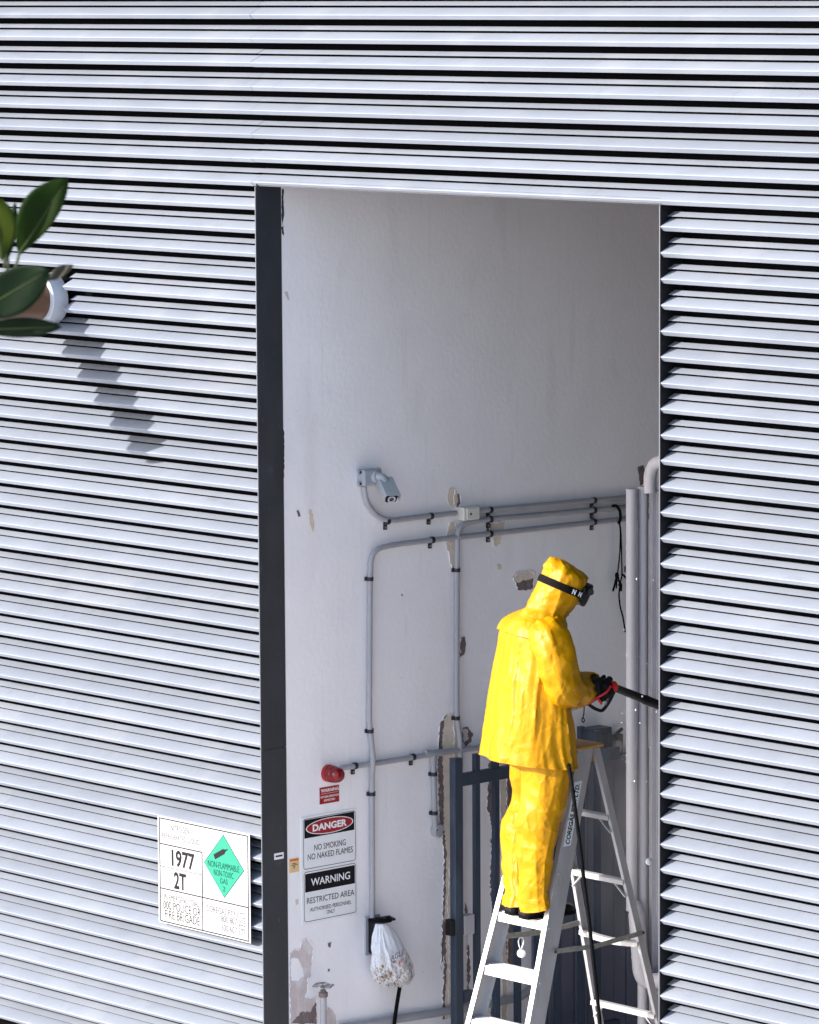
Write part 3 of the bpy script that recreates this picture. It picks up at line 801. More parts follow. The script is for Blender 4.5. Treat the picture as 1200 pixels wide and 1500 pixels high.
for k in range(60):
    z = rnd.uniform(-.335,-.20)
    g = rnd.uniform(-1.55,1.4)
    sh = -z*.30
    rr = .058*(1-max(0, (-z-.29)/.09))
    ry = .122*(1-max(0, (-z-.29)/.09))
    p = Vector((.012+rr*1.02*math.cos(g), sh+ry*.98*math.sin(g), z))
    n = Vector((math.cos(g)/.6, math.sin(g), .0)).normalized()
    a = n.orthogonal().normalized()
    b = n.cross(a)
    q = rnd.uniform(0,6.3)
    a, b = a*math.cos(q)+b*math.sin(q), b*math.cos(q)-a*math.sin(q)
    s1, s2 = rnd.uniform(.004,.014), rnd.uniform(.003,.007)
    lb.prism([p-a*s1, p-b*s2+a*s1*.2, p+a*s1, p+b*s2-a*s1*.1], n*rnd.uniform(.001,.003))
tag(lb.build('rubbish', M['debris'], t, 0), kind='stuff')
MB().tube(smooth_path([(-.03,-.05,.016),(.03,-.035,.022),(.055,.0,.02),(.03,.045,.014),(-.01,.06,.012)], 4), .012, 8).build('tie', M['rubber'], t)
lettering('AGLE', .105, .034, (.088,.040,-.165), (-.10,.975,.19), (.22,-.16,.96), M['bag_ink'], t, .0)
lettering('e', .030, .022, (.090,.060,-.200), (-.10,.975,.19), (.22,-.16,.96), M['bag_red'], t, .02, name='print_mark')
hz = Vector((0.0900, 0.8767, 0.6206))
t = tag(MB().tube(smooth_path([Vector(q)-hz for q in ((0.0900, 0.8817, 0.6345), (0.0850, 0.8762, 0.5904), (0.0700, 0.8696, 0.4969), (0.0600, 0.8632, 0.4040), (0.0500, 0.8508, 0.1827), (0.0300, 0.8469, -0.1167))], 5), .0105, 10).build('cable', M['rubber']),
        'thick black cable hanging below the white plastic bag', 'cable')
t.location = hz

# ------------------------------------------------------------------ tap on a riser
tp = Vector((0.1000, 0.3248, 0.5012))
t = thing('tap', 'grey standpipe valve with a spoked hand wheel at the bottom left of the wall', 'tap', (tp.x, tp.y, 0))
zt = Vector((0.1000, 0.3268, 0.6784)).z
MB().tube([(0,0,0),(0,0,zt-.035)], .0175, 14).build('riser', M['conduit'], t)
MB().lathe((0,0,zt-.036), (0,0,1), [(0,.0185),(.004,.024),(.026,.024),(.03,.017),(.05,.008),(.058,.008)], 14).build('valve_nut', M['brown_render'], t)
wc = Vector((0,0,zt+.026))
mb = MB()
N = 40
ring = []
for k in range(N):
    g = 2*math.pi*k/N
    rr = .050+.004*math.cos(6*g)
    ring.append(wc+Vector((rr*math.cos(g), rr*math.sin(g), .003*math.sin(3*g))))
mb.tube(ring+[ring[0]], .0055, 8, caps=False)
hwheel = mb.build('hand_wheel', M['steel'], t)
for k in range(5):
    g = 2*math.pi*k/5
    MB().tube([wc+Vector((.006*math.cos(g), .006*math.sin(g), 0)), wc+Vector((.05*math.cos(g), .05*math.sin(g), 0))], .004, 6).build('spoke', M['steel'], hwheel)

# ------------------------------------------------------------------ cable bunch by the white pipes
cbp = Vector((0.0500, 2.5658, 3.0150))
t = thing('cable_bunch', 'tangle of thin black cables hanging from the three conduits beside the white pipes', 'cable', cbp)
def rel(pts, o):
    return [Vector(q)-o for q in pts]
MB().tube(smooth_path(rel(((0.0500, 2.5178, 3.0229),(0.0550, 2.5447, 3.0210),(0.0550, 2.5714, 2.9923),(0.0500, 2.5818, 2.9457),(0.0500, 2.5658, 2.9207)), cbp), 4), .008, 8).build('loop', M['rubber'], t)
for k, pts in enumerate([((0.0400, 2.5813, 2.9298),(0.0400, 2.5920, 2.8684),(0.0400, 2.5866, 2.7479),(0.0400, 2.5705, 2.6435),(0.0300, 2.5699, 2.5593)),
                         ((0.0400, 2.5867, 2.9293),(0.0400, 2.5973, 2.8491),(0.0400, 2.6026, 2.7162),(0.0400, 2.6026, 2.6215),(0.0300, 2.5860, 2.5729)),
                         ((0.0450, 2.5654, 2.6369),(0.0400, 2.5865, 2.5814),(0.0400, 2.5811, 2.5213),(0.0400, 2.5918, 2.4519),(0.0400, 2.6132, 2.3928),(0.0400, 2.6293, 2.3113)),
                         ((0.0400, 2.6026, 2.6366),(0.0400, 2.6187, 2.6275),(0.0400, 2.6402, 2.6065)),
                         ((0.0400, 2.5651, 2.6365),(0.0400, 2.5490, 2.5850),(0.0400, 2.5330, 2.5488)),
                         ((0.0400, 2.5758, 2.6051),(0.0400, 2.5972, 2.5803),(0.0400, 2.5972, 2.5424))]):
    MB().tube(smooth_path(rel(pts, cbp), 4), (.0042,.0042,.0048,.006,.006,.006)[k], 7).build('strand', M['rubber'], t)
MB().ball(Vector((0.0450, 2.5600, 2.6337))-cbp, .012, 6, (1,1,1.5)).build('connector', M['rubber'], t)

# ------------------------------------------------------------------ white pipes at the back
PYB = 1.95
pa0 = Vector((0.7518, 1.9500, 3.2171))
zr = Vector((0.7745, 1.9500, 0.9572)).z
ra = .0300
t = thing('white_pipe', 'white vertical pipe with a fat bent foot, left one of the pair beside the louvres', 'pipe', (pa0.x, pa0.y, zr), group='white vertical pipes at the back')
MB().tube([(0,0,.0),(0,0,pa0.z-zr)], ra, 24).build('barrel', M['white_pipe'], t)
MB().lathe((0,0,pa0.z-zr), (0,0,1), [(.0005,ra*1.02),(.004,ra*1.02),(.005,ra*.8)], 24).build('end_cap', M['white_pipe'], t)
o = Vector((pa0.x, pa0.y, zr))
bp5 = [Vector(q)-o for q in ((0.8099, 1.9500, 0.9811), (0.8100, 1.9500, 0.7219), (0.8252, 1.9500, 0.6280), (0.8518, 1.9800, 0.5867), (1.0034, 2.0000, 0.6195), (1.2269, 2.0000, 0.6708))]
bp5 = [Vector((.012,.0,.05)), Vector((.035,0,-.02))]+bp5[1:]
MB().tube(smooth_path(bp5, 6), [.030]+[.034]*2+[.038]*3+[.043]*25, 20).build('bend', M['white_pipe'], t)
pb0 = Vector((0.7665, 2.0200, 3.2251))
t = thing('white_pipe', 'white vertical pipe, right one of the pair beside the right louvres', 'pipe', (pb0.x, pb0.y, 0), group='white vertical pipes at the back')
MB().tube([(0,0,.12),(0,0,pb0.z)], .028, 24).build('barrel', M['white_pipe'], t)
MB().lathe((0,0,pb0.z), (0,0,1), [(.0005,.0285),(.004,.0285),(.005,.020)], 24).build('end_cap', M['white_pipe'], t)
pc0 = Vector((0.8115, 2.0200, 3.2124))
t = thing('metal_channel', 'galvanised metal channel standing between the white pipes and the louvre edge', 'channel', (pc0.x, pc0.y, 0))
MB().prism([(0,0,.05),(.03,-.008,.05),(.03,.0,.05),(.036,.02,.05),(.13,-.02,.05),(.13,-.06,.05),(.15,-.06,.05),(.15,.04,.05),(0,.06,.05)], (0,0,pc0.z-.05)).build('profile', M['galv'], t, 0, bevel=.002)
e0 = Vector((0.8891, 1.9500, 3.2101))
t = thing('elbow_pipe', 'white bent pipe curving over the top of the metal channel', 'pipe', e0)
MB().tube(smooth_path([Vector(q)-e0 for q in ((0.8891, 1.9500, 3.2101), (0.8866, 1.9500, 3.2604), (0.8891, 1.9500, 3.3074), (0.9089, 1.9500, 3.3521), (0.9436, 1.9500, 3.3763), (1.0226, 1.9500, 3.3931), (1.1696, 1.9500, 3.4114))], 5), .034, 16).build('barrel', M['white_pipe'], t)
# ------------------------------------------------------------------ dark panel and gear on the wall behind the gate
dp0, dp1 = Vector((0.0300, 1.9327, 0.9789)), Vector((0.0300, 2.8512, 1.5414))
zt = Vector((0.0300, 2.4460, 1.6002)).z
t = thing('steel_panel', 'dark blue steel panel along the wall behind the ladder', 'panel', (.001, dp0.y, 0))
n = 9
L = dp1.y-dp0.y
for k in range(n):
    MB().box((0,k*L/n+.004,.05), (.028+.006*(k % 2),(k+1)*L/n-.004,zt)).build('sheet', M['panel'], t, 0, bevel=.002)
MB().box((0,0,zt+.001), (.045,L,zt+.03)).build('top_rail', M['panel'], t, 0)
c0, c1 = Vector((0.0600, 2.3149, 1.8101)), Vector((0.0600, 2.4637, 1.6018))
t = thing('meter_box', 'dark blue box on the wall just above the ladder top', 'box', (.001, c0.y, zt+.032))
MB().box((0,0,0), (.10,c1.y-c0.y,c0.z-zt-.032)).build('body', M['gate'], t, 0, bevel=.004)
MB().box((.1005,.02,.02), (.106,c1.y-c0.y-.02,c0.z-zt-.06)).build('door', M['gate'], t, 0, bevel=.002)
g0 = Vector((0.0000, 2.5623, 1.6813))
t = thing('gauge', 'small grey gauge on the wall between the ladder top and white pipes', 'gauge', g0)
MB().lathe((0,0,0), (1,0,0), [(0,.036),(.05,.036),(.056,.030),(.057,.0)], 20).build('dial', M['conduit'], t)
MB().box((0,-.06,-.055), (.028,.065,.06)).build('back_plate', M['inner_wall'], t, 0, bevel=.004)
MB().tube(smooth_path([(.03,0,.036),(.04,.0,.07),(.03,.05,.09)], 4), .010, 8).build('stem', M['clamp'], t)

# ------------------------------------------------------------------ navy gate folded against the wall
GX = .26
gp = Vector((0.2600, 1.1335, 1.8169))
gz = gp.z
t = thing('gate', 'dark navy steel picket gate standing along the white wall behind the worker', 'gate', (GX, gp.y, 0))
MB().box((-.022,-.030,0), (.022,.026,gz)).build('post', M['gate'], t, 0, bevel=.003)
MB().box((-.023,-.031,gz+.0005), (.023,.027,gz+.006)).build('post_cap', M['gate'], t, 0)
rt = Vector((0.2600, 1.2395, 1.7012)).z
pend = Vector((0.2600, 2.3455, 1.7100)).y-gp.y
MB().box((-.018,.0265,rt-.032), (.018,pend,rt+.034)).build('rail', M['gate'], t, 0, bevel=.002)
MB().box((-.018,.0265,.16), (.018,pend,.22)).build('rail', M['gate'], t, 0, bevel=.002)
ys_ = [Vector(q).y-gp.y for q in ((0.2600, 1.2772, 1.7330), (0.2600, 1.4201, 1.7332), (0.2600, 1.5769, 1.7317), (0.2600, 1.7300, 1.7309), (0.2600, 1.8793, 1.7307), (0.2600, 2.0613, 1.7454), (0.2600, 2.1870, 1.7297))]
zs_ = [Vector(q).z for q in ((0.2600, 1.2777, 1.8281), (0.2600, 1.4207, 1.8396), (0.2600, 1.5774, 1.8350), (0.2600, 1.7304, 1.8346), (0.2600, 1.8796, 1.8312), (0.2600, 2.0615, 1.8799), (0.2600, 2.1872, 1.8423))]
pk = MB().box((-.014,-.016,.05), (.014,.016,1)).mesh('picket', M['gate'], 0)
for y, z in zip(ys_, zs_):
    o = bpy.data.objects.new('picket', pk)
    COL.objects.link(o)
    o.parent = t
    o.location = (0, y, 0)
    o.scale = (1, 1, z)
lk = Vector((0.2600, 1.2348, 0.9233))
MB().box((-.025,.032,lk.z-.055), (.025,.105,lk.z+.05)).build('lock_plate', M['conduit'], t, 0, bevel=.003)
MB().box((-.028,-.062,lk.z-.045), (.02,-.0305,lk.z+.04)).build('hinge', M['black'], t, 0, bevel=.003)
MB().box((-.02,.032,lk.z-.42), (.02,.10,lk.z-.36)).build('latch', M['gate'], t, 0)

# ------------------------------------------------------------------ step ladder
ld = thing('step_ladder', 'tall aluminium step ladder with an orange cap under the worker', 'ladder', (1.73,.4,0))
lo = Vector((1.73,.4,0))
def lb_(mb):
    mb.v = [tuple(Vector(v)-lo) for v in mb.v]
    return mb
ZC = 2.150
def fY(z): return .2093-.31*(z-1.458)*-1
def xR(z): return 1.907-.050*(z-1.458)
def xL(z): return 1.536+.055*(z-1.342)
RW = .108
def rail(z0, z1, xf, sgn, yf, wd, fl, th=.004):
    """C channel: web on the outside, flanges pointing inwards"""
    sec = lambda z: [(xf(z), yf(z)), (xf(z), yf(z)+wd), (xf(z)-sgn*fl, yf(z)+wd), (xf(z)-sgn*fl, yf(z)+wd-th),
                     (xf(z)-sgn*th, yf(z)+wd-th), (xf(z)-sgn*th, yf(z)+th), (xf(z)-sgn*fl, yf(z)+th), (xf(z)-sgn*fl, yf(z))]
    return MB().loft([[(x, y, z) for x, y in sec(z)] for z in (z0, z1)])
lb_(rail(0.03, ZC, xR, 1, fY, RW, .030)).build('front_rail', M['alu'], ld, 0)
lb_(rail(0.03, ZC, xL, -1, fY, RW, .030)).build('front_rail', M['alu'], ld, 0)
def bY(z): return .722-.265*(z-1.458)
def bxL(z): return 1.519+.049*(z-1.458)
lb_(rail(0.03, ZC-.004, lambda z: xR(z)-.004, 1, bY, .042, .020, .003)).build('rear_rail', M['alu'], ld, 0)
lb_(rail(0.03, ZC-.004, lambda z: bxL(z)-.002, -1, bY, .042, .020, .003)).build('rear_rail', M['alu'], ld, 0)
for z, xf, yf, wd in ((0,xR,fY,RW),(0,xL,fY,RW),(0,lambda z: xR(z)-.004,bY,.042),(0,bxL,bY,.042)):
    s = 1 if xf(0) > 1.7 else -1
    lb_(MB().box((xf(.02)-s*.034 if s > 0 else xf(.02)-.004, yf(.02)-.004, .0), (xf(.02)+.004 if s > 0 else xf(.02)+.034, yf(.02)+wd+.004, .045))).build('foot', M['rubber'], ld, 0, bevel=.003)
for k, zs in enumerate((1.34,1.083,.824,.565,.306,1.597,1.854)):
    x0, x1 = xL(zs)+.005, xR(zs)-.005
    y = fY(zs)+.006
    mb = MB()
    mb.prism([(x0,y,zs),(x0,y+.010,zs+.0),(x0,y+RW-.010,zs+.002),(x0,y+RW-.010,zs-.018),(x0,y+RW-.014,zs-.018),(x0,y+RW-.014,zs-.003),(x0,y+.004,zs-.004),(x0,y-.004,zs-.044),(x0,y-.008,zs-.044)], (x1-x0,0,0))
    stp = lb_(mb).build('step', M['step'], ld, 0)
    for q in range(5):
        lb_(MB().box((x0,y+.016+q*.016,zs+.0005), (x1,y+.022+q*.016,zs+.0042))).build('tread_rib', M['step'], stp, 0)
    for xx, s in ((xR(zs-.03)+.0005,1),(xL(zs-.03)-.0005,-1)):
        lb_(MB().lathe((xx,fY(zs-.03)+.022,zs-.03), (s,0,0), [(0,.007),(.003,.006),(.004,.001)], 8)).build('rivet', M['alu'], stp)
for k, zr in enumerate((1.80,1.467,1.145,.765,.42)):
    x0, x1 = bxL(zr)+.003, xR(zr)-.007
    y = bY(zr)
    sag = .014 if k == 2 else 0
    rings = []
    for j in range(9):
        q = j/8
        zz = zr-sag*math.sin(math.pi*q)*1.0
        rings.append([(x0+(x1-x0)*q, y+dy, zz+dz) for dy, dz in ((-.004,.004),(.020,.006),(.026,-.002),(.024,-.024),(.018,-.024),(.016,-.008),(-.002,-.008),(-.004,-.022),(-.010,-.022),(-.010,-.002))])
    rg = lb_(MB().loft(rings)).build('rung', M['step'], ld, 0)
    if k != 2:
        for xa, xb in ((x0+.075, x0+.004), (x1-.075, x1-.004)):
            lb_(MB().bar((xa,y+.006,zr-.02), (xb,y+.014,zr-.085), .014, .005)).build('brace', M['alu'], rg, 0)
lb_(MB().prism([(xL(ZC)-.006,.400,ZC+.001),(xL(ZC)-.006,.600,ZC+.001),(xL(ZC)-.006,.600,ZC+.018),(xL(ZC)-.006,.406,ZC+.018)], (.304,0,0))).build('cap', M['cap'], ld, 0, bevel=.004)
lb_(MB().box((xL(ZC)+.033,.432,ZC-.085), (xR(ZC)-.033,.440,ZC+.0005))).build('cap_bracket', M['cap'], ld, 0)
lb_(MB().box((xL(ZC)+.036,.44,ZC-.075), (xL(ZC)+.04,.60,ZC+.001))).build('cap_bracket', M['cap'], ld, 0)
lb_(MB().box((xR(ZC)-.038,.40,ZC-.075), (xR(ZC)-.034,.60,ZC+.001))).build('cap_bracket', M['cap'], ld, 0)
for (xo, yz0, ymid, yz1) in ((xR(1.2)+.006, None, None, None),):
    pA, pM, pB = Vector((1.9280, 0.2036, 1.1948)), Vector((1.9280, 0.4626, 1.1782)), Vector((1.9280, 0.8178, 1.1955))
    s1 = lb_(MB().bar(pA, pM, .005, .024)).build('spreader', M['dull_bar'], ld, 0, bevel=.001)
    s2 = lb_(MB().bar(pM+Vector((.006,-.012,0)), pB+Vector((.006,0,0)), .005, .024)).build('spreader', M['dull_bar'], ld, 0, bevel=.001)
    for s_, q in ((s1,pA),(s2,pM),(s2,pB)):
        lb_(MB().lathe(q+Vector((.008,0,0)), (1,0,0), [(0,.008),(.004,.007),(.005,.001)], 8)).build('bolt', M['clamp'], s_)
pA, pM, pB = Vector((1.5000, 0.2716, 1.1917)), Vector((1.5000, 0.5702, 1.1701)), Vector((1.5000, 0.8162, 1.1850))
lb_(MB().bar(pA, pM, .005, .026)).build('spreader', M['dull_bar'], ld, 0, bevel=.001)
lb_(MB().bar(pM+Vector((.006,-.012,0)), pB+Vector((.006,0,0)), .005, .026)).build('spreader', M['dull_bar'], ld, 0, bevel=.001)
# name sticker on the right front rail
za, zb_ = Vector((1.9200, 0.3393, 1.6944)).z, Vector((1.8900, 0.4501, 2.0002)).z
def rp(z, k): return Vector((xR(z)+.0008, fY(z)+RW*k, z))
st = lb_(MB().add([rp(za,.14), rp(za,.62), rp(zb_,.62), rp(zb_,.14)], [(0,1,2,3)])).build('sticker', M['sign_white'], ld, 0)
ex = (rp(zb_,.4)-rp(za,.4)).normalized()
lettering('COREGAS PTY. LTD.', (rp(zb_,.4)-rp(za,.4)).length*.94, .030, (rp(za,.38)+rp(zb_,.38))/2-lo, ex, Vector((1,0,0)).cross(ex), M['ink'], st, .03, off=.0008)
# tag
tgp = Vector((1.5200, 0.3770, 1.1718))
t = thing('key_tag', 'round white tag hanging from the ladder spreader below the boots', 'tag', tgp)
mb = MB()
ring = [Vector((.004*math.sin(q*2), .016*math.sin(q), -.028+.030*math.cos(q))) for q in [2*math.pi*k/20 for k in range(21)]]
mb.tube(ring, .0032, 6, caps=False)
mb.build('loop', M['sign_white'], t)
MB().lathe((.002,0,-.078), (.75,-.66,0), [(-.004,.019),(-.003,.022),(.003,.022),(.004,.019)], 22).build('disc', M['sign_white'], t)

# ------------------------------------------------------------------ the worker
PO = Vector((1.728,.232,1.34))
PR = -yaw
FACE = Vector((.87,.50,0))
LAT = Vector((-.50,.87,0))
wk = thing('person', 'person in yellow hooded waterproofs and goggles standing on the ladder aiming a spray lance', 'person', PO, PR)
def ring(B, F, a, wc=0, n=144, lat=LAT, ex=1.0):
    B, F = Vector(B), Vector(F)
    c, d = (B+F)/2, (F-B)/2
    k = a*abs(lat.x)/max(d.length, 1e-4)
    d = d*math.sqrt(max(1-k*k, .45))
    L = lat*a
    out = []
    for j in range(n):
        t = 2*math.pi*j/n
        ct, st_ = math.cos(t), math.sin(t)
        ct, st_ = math.copysign(abs(ct)**ex, ct), math.copysign(abs(st_)**ex, st_)
        # front axis kept horizontal-ish in depth by the facing direction
        out.append(c+Vector((d.x, 0, d.z))*ct+L*st_+Vector((0, FACE.y*d.length*.55, 0))*ct)
    return out
def interp_rings(keys, m):
    """Catmull-Rom between key rings, m steps each"""
    out = []
    K = [keys[0]]+keys+[keys[-1]]
    for i in range(1, len(K)-2):
        for s in range(m):
            t = s/m
            rr = []
            for p0, p1, p2, p3 in zip(K[i-1], K[i], K[i+1], K[i+2]):
                rr.append(.5*((2*p1)+(p2-p0)*t+(2*p0-5*p1+4*p2-p3)*t*t+(3*p1-p0-3*p2+p3)*t**3))
            out.append(rr)
    out.append(K[-2])
    return out
def ridge(v, s=1.0):
    return 1-2*abs(noise.noise(v*s))
def facet(v):
    """flat facets meeting in sharp raised folds"""
    c = noise.voronoi(v)[0]
    return .38-(c[1]-c[0])
def crease(v, w=.16):
    """a thin raised fold line where the noise crosses zero"""
    return max(0, 1-abs(noise.noise(v))/w)**1.3
def displace(rings, fn):
    out = []
    for i, r in enumerate(rings):
        c = sum(r, Vector())/len(r)
        q = []
        for j, p in enumerate(r):
            d = p-c
            if d.length > 1e-5:
                d.normalize()
            q.append(p+d*fn(p, 2*math.pi*j/len(r), i/(len(rings)-1)))
        out.append(q)
    return out
def cloth(rings, name, m, parent, thick=.003, keep=None, caps=False):
    mb = MB()
    n = len(rings[0])
    vs = [p for r in rings for p in r]
    fs = []
    for i in range(len(rings)-1):
        for j in range(n):
            if keep and not keep(i/(len(rings)-1), 2*math.pi*(j+.5)/n):
                continue
            k = (j+1) % n
            fs.append((i*n+j, i*n+k, (i+1)*n+k, (i+1)*n+j))
    mb.add(vs, fs)
    o = mb.build(name, m, parent, 60)
    s = o.modifiers.new('thickness', 'SOLIDIFY')
    s.thickness = thick
    s.offset = -1
    return o

# trousers: two legs
def leg(keys, seed, wc):
    K = [ring(b, f, a, wc) for b, f, a in keys]
    rr = interp_rings(K, 22)
    zz = [k[0][2] for k in keys]
    def fn(p, t, s):
        low = max(0, 1-abs(p.z-.10)/.17)
        knee = max(0, 1-abs(p.z-.42)/.13)
        q = Vector((p.x+.03*noise.noise(p*6), p.y, p.z+.03*noise.noise(p*5+Vector((4,1,2)))))
        d = facet(Vector((q.x*5+q.z*2.5+seed, q.y*5, q.z*4.5-q.x*2)))*.024
        d += facet(Vector((q.x*7+seed*2, q.y*7, q.z*13+q.x*4)))*(.001+.019*low+.012*knee)
        d += facet(Vector((q.x*15+3, q.y*15+seed, q.z*13)))*.0045
        d += ridge(Vector((math.cos(t)*2+seed, math.sin(t)*2, p.z*2)))*.004
        return d-.006
    return displace(rr, fn)
rleg = leg([((-0.0392, -0.0900, 0.8454),(0.1927, -0.0900, 0.8439),.115),((-0.0396, -0.0900, 0.7311),(0.1925, -0.0900, 0.7229),.118),((-0.0400, -0.0900, 0.5965),(0.1756, -0.0900, 0.5884),.108),((-0.0604, -0.1000, 0.5042),(0.1556, -0.0900, 0.5009),.10),
            ((-0.0690, -0.1000, 0.4233),(0.1455, -0.0900, 0.4335),.10),((-0.0659, -0.1000, 0.3355),(0.1154, -0.0900, 0.3392),.095),((-0.0610, -0.0900, 0.2423),(0.1052, -0.0900, 0.2514),.092),((-0.0546, -0.0900, 0.1576),(0.0984, -0.0900, 0.1770),.09),((-0.0515, -0.0900, 0.0967),(0.0983, -0.0900, 0.1364),.088),((-0.0469, -0.1000, 0.0378),(0.1079, -0.1000, 0.0876),.088)], 1.7, -.09)
lleg = leg([((-0.0979, 0.1000, 0.8124),(0.1361, 0.1000, 0.8110),.11),((-0.0950, 0.1000, 0.6971),(0.1191, 0.1000, 0.6958),.11),((-0.0782, 0.1200, 0.5744),(0.0391, 0.1200, 0.5737),.085),((-0.0817, 0.1200, 0.5166),(0.0222, 0.1200, 0.5228),.085),((-0.1226, 0.1000, 0.4424),(-0.0020, 0.1000, 0.4587),.082),
            ((-0.1332, 0.0900, 0.3661),(-0.0293, 0.0900, 0.3791),.074),((-0.1288, 0.0750, 0.2670),(-0.0434, 0.0750, 0.2800),.068),((-0.1246, 0.0550, 0.1620),(-0.0442, 0.0550, 0.1785),.068),((-0.1152, 0.0350, 0.1048),(-0.0184, 0.0250, 0.1267),.070),((-0.1311, 0.0050, 0.0431),(-0.0088, 0.0150, 0.0743),.074)], 8.3, .10)
mb = MB()
mb.loft(rleg, caps=False)
mb.loft(lleg, caps=False)
tro = mb.build('trousers', M['yellow'], wk, 60)
s = tro.modifiers.new('thickness', 'SOLIDIFY'); s.thickness = .003; s.offset = -1

# jacket
JK = [((-0.2268, -0.0000, 0.7869),(0.2357, -0.0000, 0.7334),.262),((-0.2199, -0.0000, 0.8442),(0.2292, -0.0000, 0.8111),.255),((-0.2062, -0.0000, 0.9520),(0.2227, -0.0000, 0.9291),.25),((-0.1891, -0.0000, 1.0697),(0.1996, -0.0000, 1.0505),.24),((-0.1721, -0.0000, 1.1705),(0.1799, -0.0000, 1.1515),.232),((-0.1552, -0.0000, 1.2543),(0.1601, -0.0000, 1.2356),.225),
      ((-0.1416, -0.0000, 1.3314),(0.1470, -0.0000, 1.3129),.218),((-0.1315, -0.0000, 1.3850),(0.1405, -0.0000, 1.3632),.212),((-0.1114, -0.0000, 1.4318),(0.1472, -0.0000, 1.4168),.20),((-0.0814, -0.0000, 1.4685),(0.1572, -0.0000, 1.4503),.175),((-0.0449, -0.0000, 1.4950),(0.1672, -0.0000, 1.4703),.14),((-0.0150, -0.0000, 1.5183),(0.1739, -0.0000, 1.4769),.112),((0.0050, -0.0000, 1.5483),(0.1739, -0.0000, 1.4970),.09)]
JR = interp_rings([ring(b, f, a) for b, f, a in JK], 18)
def jfold(p, t, s):
    low = max(0, 1-s*1.35)
    w = noise.noise(Vector((p.x*4, p.y*4, p.z*3)))*.2
    v = Vector((math.cos(t+w)*2.2, math.sin(t+w)*2.2, p.z*.5+3))
    d = ridge(v)*(.003+.026*low)
    v2 = Vector((math.cos(t+w)*4.4+5, math.sin(t+w)*4.4, p.z*1.3))
    d += ridge(v2)*(.003+.010*low)
    mid = max(0, 1-abs(s-.55)/.3)
    d += ridge(Vector((p.x*8+p.z*5, p.y*8, p.z*7)))*(.002+.005*mid)
    q = Vector((p.x+.03*noise.noise(p*6), p.y, p.z+.03*noise.noise(p*5)))
    d += facet(Vector((q.x*4.5+7, q.y*4.5, q.z*1.8+q.x)))*.011
    d += facet(Vector((q.x*10+2, q.y*10+q.z*3, q.z*7-q.x*4)))*.0045
    cr = max(0, noise.noise(Vector((p.x*7+9, p.y*7, p.z*6))))
    d += ridge(Vector((p.x*26, p.y*26, p.z*20)))*.003*cr*(.3 if math.cos(t) > .6 else 1)
    return d*(1-.65*max(0, math.cos(t)))-.006-.016*low
JR = displace(JR, jfold)
jk = cloth(JR, 'jacket', M['yellow'], wk)
# yoke flap over the shoulders
nr = len(JR)
yk = []
for i in range(int(nr*.585), int(nr*.93)):
    c = sum(JR[i], Vector())/len(JR[i])
    s = (i-nr*.585)/(nr*.345)
    yk.append([p+(p-c).normalized()*(.013*(1-s*.8)+.001) + Vector((0,0,-.022*math.cos(2*math.pi*j/144+.4)*(1-s))) for j, p in enumerate(JR[i])])
yo = cloth(yk, 'yoke', M['yellow'], jk, .003, keep=lambda s, t: R(95) < t < R(278))
# hem band and side seam
hb_ = []
for i in range(0, 5):
    c = sum(JR[i], Vector())/144
    hb_.append([p+(p-c).normalized()*.0025 for p in JR[i]])
cloth(hb_, 'hem_band', M['yellow'], jk, .002)

def sleeve(path, rad, seed, name='sleeve', m=None, parent=None, fold=1.0, n=48):
    P = smooth_path(path, 8)
    rs = []
    for i in range(len(path)-1):
        for k in range(8):
            rs.append(rad[i]*(1-k/8)+rad[i+1]*k/8)
    rs.append(rad[-1])
    mb = MB()
    mb.tube(P, rs, n, caps=False)
    rings = [[Vector(mb.v[i*n+j]) for j in range(n)] for i in range(len(P))]
    def fn(p, t, s):
        el = max(0, 1-abs(s-.6)/.28)
        d = ridge(Vector((math.cos(t)*1.5+seed, math.sin(t)*1.5, s*8)))*(.003+.010*el)*fold
        d += ridge(Vector((math.cos(t)*2.6+seed, math.sin(t)*2.6, s*2.4)))*.008*fold
        d += facet(Vector((p.x*8+p.z*4, p.y*8, p.z*7-p.x*5)))*.014*fold
        d += facet(p*18)*.003
        return d-.004
    return cloth(displace(rings, fn), name, m or M['yellow'], parent or jk)
sleeve([(0.0712, -0.1000, 1.4321),(0.0989, -0.1600, 1.3842),(0.1240, -0.1900, 1.3087),(0.1400, -0.2000, 1.2237),(0.1700, -0.1850, 1.1545),(0.2218, -0.1200, 1.1270),(0.2671, -0.0600, 1.1237),(0.3092, -0.0050, 1.1179)], [.075,.096,.095,.088,.080,.070,.058,.048], 2.1)
sleeve([(-0.0380, 0.1500, 1.4059),(-0.0302, 0.2000, 1.3410),(0.0180, 0.2600, 1.2298),(0.0930, 0.3000, 1.1380),(0.1669, 0.3000, 1.0831),(0.2433, 0.2700, 1.0942),(0.3316, 0.2100, 1.1135)], [.07,.085,.085,.08,.072,.06,.048], 6.4)

